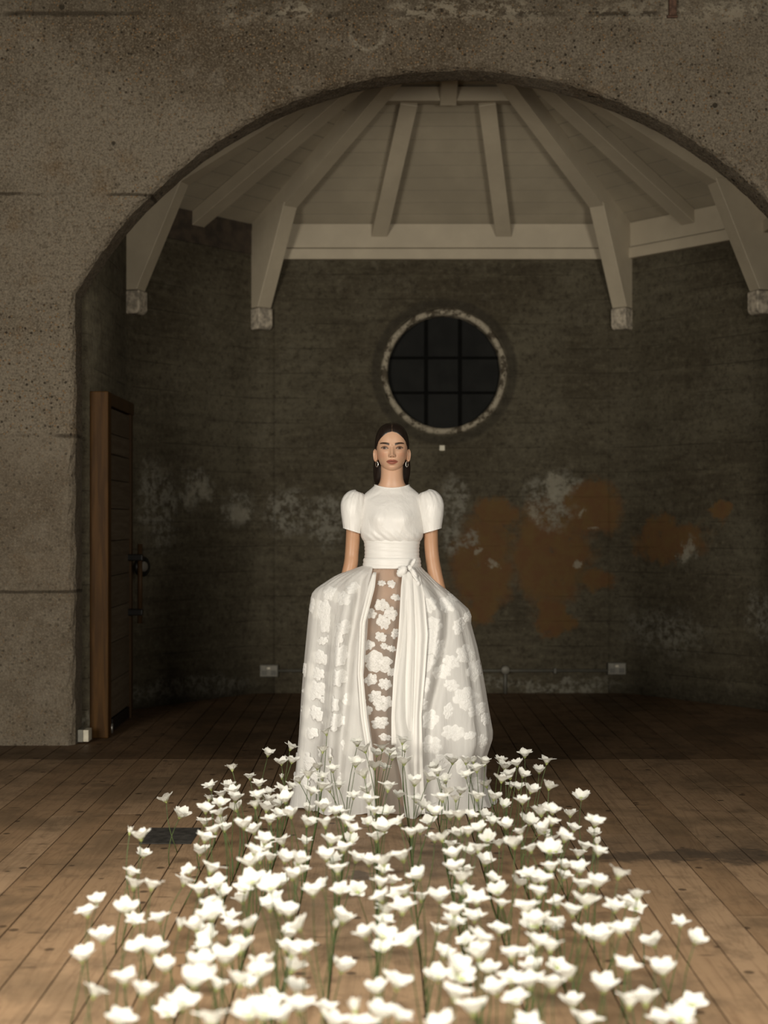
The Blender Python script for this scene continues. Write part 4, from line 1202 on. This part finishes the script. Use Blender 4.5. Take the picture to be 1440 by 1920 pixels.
def petal_mesh(name, length, width, spread, flare, tip, seed):
    """one petal standing at azimuth 0 (towards +x), base at the origin"""
    rs = random.Random(seed); nu_, nv_ = 7, 8; VV = []; gr = []
    for j in range(nv_):
        v = j / (nv_ - 1)
        wv = width * (.22 + .95 * math.sin(min(1, v * 1.08) * PI * .62)) * (1 - max(0, v - .72) / .28 * (1 - tip))
        out = spread * (v ** .75) + flare * max(0, v - .55) ** 1.6 * 2.2
        zz = length * (v - .38 * max(0, v - .62) ** 1.5 * (flare > 0.02) * 2.0)
        for i in range(nu_):
            s = (i / (nu_ - 1) - .5) * 2
            cup = .30 * width * (s * s) * (1 - v * .9)
            wave = .06 * width * math.sin(s * 5 + seed) * v
            VV.append((.004 + out - cup * 1.2 + wave, s * wv * .5, zz + .10 * width * (1 - s * s) * v * tip - .03 * width * abs(s) * v + wave))
            gr.append(v)
    me_ = mesh(name, VV, grid_faces(nu_, nv_), True, (M['petal'],))
    a_ = me_.color_attributes.new('grad', 'FLOAT_COLOR', 'POINT')
    a_.data.foreach_set('color', np.array([(q, q, q, 1) for q in gr]).ravel())
    return me_
KINDS = [  # length, width, spread, flare, tip
    [petal_mesh('petal', .036, .031, .018, .022, .30, s) for s in (1, 2)],
    [petal_mesh('petal', .034, .033, .022, .014, .55, s) for s in (3, 4)],
    [petal_mesh('petal', .037, .028, .016, .032, .12, s) for s in (5, 6)],
    [petal_mesh('petal', .032, .020, .006, .003, .30, s) for s in (7,)],      # bud
]
cal_V, cal_F = tube_geo([(0, 0, -.006), (0, 0, -.002), (0, 0, .004), (0, 0, .010)], [.0016, .0042, .0058, .0052], 10)
CAL = mesh('calyx', cal_V, cal_F, True, (M['calyx'],))

HEADS = []
c7 = """825,93 725,120 787,158 832,150 565,185 645,225 788,222b 990,25 1128,75 972,105 1165,103 1005,145b 948,180 1120,165 1018,190 1240,95 1215,120 1275,110 1330,65 1342,100 1285,135 1338,158 1205,178 1248,182
470,268 548,265 572,290 687,260 825,265 868,240 907,215 970,225 965,270 1160,215 520,305 578,322 460,320 680,312 733,295 790,288 730,328 805,325 770,350 670,348 718,368 920,290 1005,280 1045,265 1265,275 1315,310 1385,250 1395,330 1175,285
268,325 328,395 445,370 510,345 510,385 585,365 775,395 830,390 735,420 910,370 975,360 1030,380 1070,385 1110,310 1180,330 1205,375 1260,385 1420,355
440,430 520,425 490,460 530,455 620,440 665,465 900,430 985,435 1075,425 1100,458 1175,430 1320,425 1250,455 1410,465 1370,475
103,465b 155,490 440,500 710,510 795,518 715,545 892,518 1010,510 1100,510 1065,545 1215,498
165,570 420,560 660,555 650,610 735,590 690,590 800,592 990,580 1035,600 1120,590 1180,605 1250,605 1335,585 1240,640 1040,640 860,600 870,640 835,665
105,655 120,710 200,710 372,645 465,640 345,695 415,735 505,705 515,745 470,795 475,845 620,725 615,775 660,690 720,690 780,700 740,720 930,740 970,710 1050,735 1130,735 1230,700 1285,690 1345,735 1410,665 1240,765 1310,760 1330,815 1415,765 760,770 735,805 780,820 820,830 1255,830 1245,870
88,815 125,870 240,860 328,885b 405,890 435,920 560,860 555,895 640,888 870,890 820,930 465,950 440,995 1060,862 1030,885b 1165,925 1240,930 1365,960 1250,990 805,985 890,988 830,1010 600,990 535,1040 140,985 210,1000
265,1075 420,1070 450,1110 700,1060 690,1095 830,1080 1055,1080 85,1130 160,1180 390,1140 495,1155 600,1135 660,1150 850,1170 1220,1175 1305,1150
740,1220 340,1240 275,1280 700,1285 645,1290 865,1255 800,1300 975,1265 1120,1255b 1225,1285 1310,1295 470,1320 1020,1320 1150,1335"""
c8 = """260,155 320,155 355,150 405,160 370,190 320,215 180,185 195,205 150,230 230,240 415,260 295,290 235,290 275,320 370,315 445,315 215,320 475,150 495,180 552,165 585,125 683,155 575,213 520,220 480,235 650,197 525,262 557,270 612,283 693,268 575,330 490,350 840,315
790,390 680,365 660,385 710,375 705,425 900,430 605,425 500,440 440,425 405,400 290,395 340,395 250,400 385,455 330,470 290,480 150,360 180,380 155,430 805,455 895,478 910,515b 570,470 650,470 675,455 762,495 705,500 855,540 825,570 915,560 700,550 615,545 725,555 540,525 470,525 420,500 350,560 375,545 250,530 270,570 180,500 215,495
405,605 440,680 265,630 320,650 300,680 205,765 555,700 600,660 630,690 660,680 705,630 770,620 835,640 760,670 840,710 910,700 650,740 1005,660 1090,755 1040,790 990,810 1085,810 735,790 860,785 800,830 595,815 465,740 480,790 310,740 370,775 270,830 360,855 260,880 190,910 470,910 640,870 690,880 620,890 730,900
850,920 940,945 1015,910 1075,885 1285,880 1350,950 1170,965 640,965 700,985 605,1015 525,1015 730,1070 625,1075 790,1110 320,960 380,950 220,1015 380,1020 280,1080 300,1120 420,1085 195,1120 1045,1070 1170,1060 1210,1090 525,1125 610,1150 460,1180 550,1215 710,1155 940,1165 800,1235 270,1200 355,1265 1055,1235 1130,1220 1340,1240 850,1320 600,1330 1200,1320 1285,1300 210,1330"""
for txt, ox in ((c7, 200), (c8, 740)):
    for w in txt.split():
        bud = w.endswith('b'); a, b = w.rstrip('b').split(','); HEADS.append((ox + float(a) / 2.4, 1360 + float(b) / 2.4, bud))
HEADS += [(182, 1684, False), (165, 1706, False), (194, 1754, False), (155, 1789, False), (175, 1855, False), (222, 1906, False)]
rf = random.Random(77)
ORD = ('first second third fourth fifth sixth seventh eighth ninth tenth eleventh twelfth thirteenth fourteenth fifteenth sixteenth seventeenth '
       'eighteenth nineteenth twentieth twenty-first twenty-second twenty-third twenty-fourth twenty-fifth twenty-sixth').split()
def flower_group(px, py): return 'white flowers rising from the gaps between the floorboards'
def crowd(i, hs):
    sz = (hs[i][1] - 1200) / 10.0
    return min(math.hypot(hs[i][0] - q[0], hs[i][1] - q[1]) for j, q in enumerate(hs) if j != i) / sz
CROWDED = []
while len(HEADS) > 300:
    CROWDED.append(HEADS.pop(min(range(len(HEADS)), key=lambda i: crowd(i, HEADS))))
stuffV, stuffF, stuffM, stuffG = [], [], [], []
def stuff_add(V_, F_, mi, mtx=None, gr=None):
    o_ = len(stuffV)
    for i, v in enumerate(V_):
        stuffV.append(mtx @ Vector(v) if mtx is not None else Vector(v)); stuffG.append(gr[i] if gr is not None else 1.0)
    for f in F_: stuffF.append(tuple(i + o_ for i in f)); stuffM.append(mi)
def stuff_mesh(me_, mi, mtx):
    gr = [d.color[0] for d in me_.color_attributes['grad'].data] if 'grad' in me_.color_attributes else None
    stuff_add([v.co for v in me_.vertices], [tuple(p.vertices) for p in me_.polygons], mi, mtx, gr)
order = sorted([h + (True,) for h in HEADS], key=lambda h: h[1]) + [h + (False,) for h in CROWDED]
placed = []
PLACE = {}
ranked = sorted(HEADS, key=lambda h: -h[1])
for r_ in range(0, len(ranked), 12):
    for c_, h_ in enumerate(sorted(ranked[r_:r_ + 12])): PLACE[h_[:2]] = (r_ // 12, c_)
def flower_label(px, py, bud, ax):
    r_, c_ = PLACE[(px, py)]
    look = 'closed white bud' if bud else ('white flower leaning left' if ax.x < -.22 else 'white flower leaning right' if ax.x > .22 else 'upright white flower' if ax.y > -.2 else 'white flower nodding forward')
    return look + ', ' + ORD[c_] + ' from left in the ' + ORD[r_] + ' row from the front'
for (px, py, bud, single) in order:
    best = None
    for _ in range(14):
        h = rf.uniform(.18, .37)
        hmin = CAM_H - 6.30 * (py - HOR) / F_PX
        if h < hmin + .005: h = hmin + rf.uniform(.004, .04)
        Y = F_PX * (CAM_H - h) / (py - HOR); X = (px - VPX) * Y / F_PX
        clear = min([(Vector((X, Y, h)) - q).length for q in placed] + [min(math.hypot(X - q.x, Y - q.y) * 1.6 for q in placed if q.z > h - .02) if any(q.z > h - .02 for q in placed) else 9] + [9])
        if best is None or clear > best[0]: best = (clear, h, Y, X)
        if clear > .11: break
    if not single and best[0] < .06: continue
    _, h, Y, X = best; placed.append(Vector((X, Y, h)))
    # stems are pushed into the nearest gap between boards
    sxm = SEAM0 + round((X - SEAM0) / BW) * BW
    base = Vector((sxm, Y + rf.uniform(-.03, .03), 0))
    head = Vector((X, Y, h - .018))
    rel = head - base; fl_ = None
    side = Vector((rf.uniform(-.02, .02), rf.uniform(-.02, .02), 0))
    pts = []
    for q in np.linspace(0, 1, 7):
        pts.append(Vector((0, 0, -.002)) * (1 - q) + Vector((rel.x * q ** 1.35, rel.y * q ** 1.35, rel.z * q)) + side * math.sin(PI * q))
    tdir = (pts[-1] - pts[-2]).normalized()
    tl = Vector((rf.gauss(0, .36), rf.gauss(-.20, .36), 1)).normalized(); ax3 = (tdir + tl).normalized()
    if single: fl_ = empty('white_flower', base, flower_label(px, py, bud, ax3), 'flower', flower_group(px, py))
    V_, F_ = tube_geo(pts, [.0020, .0019, .0018, .0016, .0015, .0014, .0013], 6)
    if single: obj('stem', V_, F_, M['stem'], fl_, True)
    else: stuff_add(V_, F_, 0, Matrix.Translation(base))
    sc = rf.uniform(.76, 1.0) * (.9 if bud else 1.0)
    R = ax3.to_track_quat('Z', 'Y').to_matrix().to_4x4()
    cm = Matrix.Translation(pts[-1]) @ R @ Matrix.Rotation(rf.uniform(0, 6.28), 4, 'Z') @ Matrix.Scale(sc, 4)
    if single:
        cal = link('calyx', CAL, fl_); cal.matrix_local = cm
    else: stuff_mesh(CAL, 1, Matrix.Translation(base) @ cm)
    if bud: ks, npet = KINDS[3], 4
    else: ks, npet = KINDS[rf.choice([0, 0, 1, 1, 2])], rf.choice([5, 5, 6])
    for k in range(npet):
        pm_ = Matrix.Rotation(2 * PI * k / npet + rf.uniform(-.15, .15), 4, 'Z') @ Matrix.Rotation(rf.uniform(-.14, .16), 4, 'Y') @ Matrix.Scale(rf.uniform(.9, 1.1), 4)
        if single:
            po = link('petal', rf.choice(ks), cal); po.matrix_local = pm_
        else: stuff_mesh(rf.choice(ks), 2, Matrix.Translation(base) @ cm @ pm_)
sme = mesh('crowded_flowers', stuffV, stuffF, True, (M['stem'], M['calyx'], M['petal']), stuffM)
sat = sme.color_attributes.new('grad', 'FLOAT_COLOR', 'POINT'); sat.data.foreach_set('color', np.array([(q, q, q, 1) for q in stuffG]).ravel())
setprops(link('crowded_flowers', sme), 'white cup flowers crowded behind and among the other blooms of the patch', 'flowers', kind='stuff')
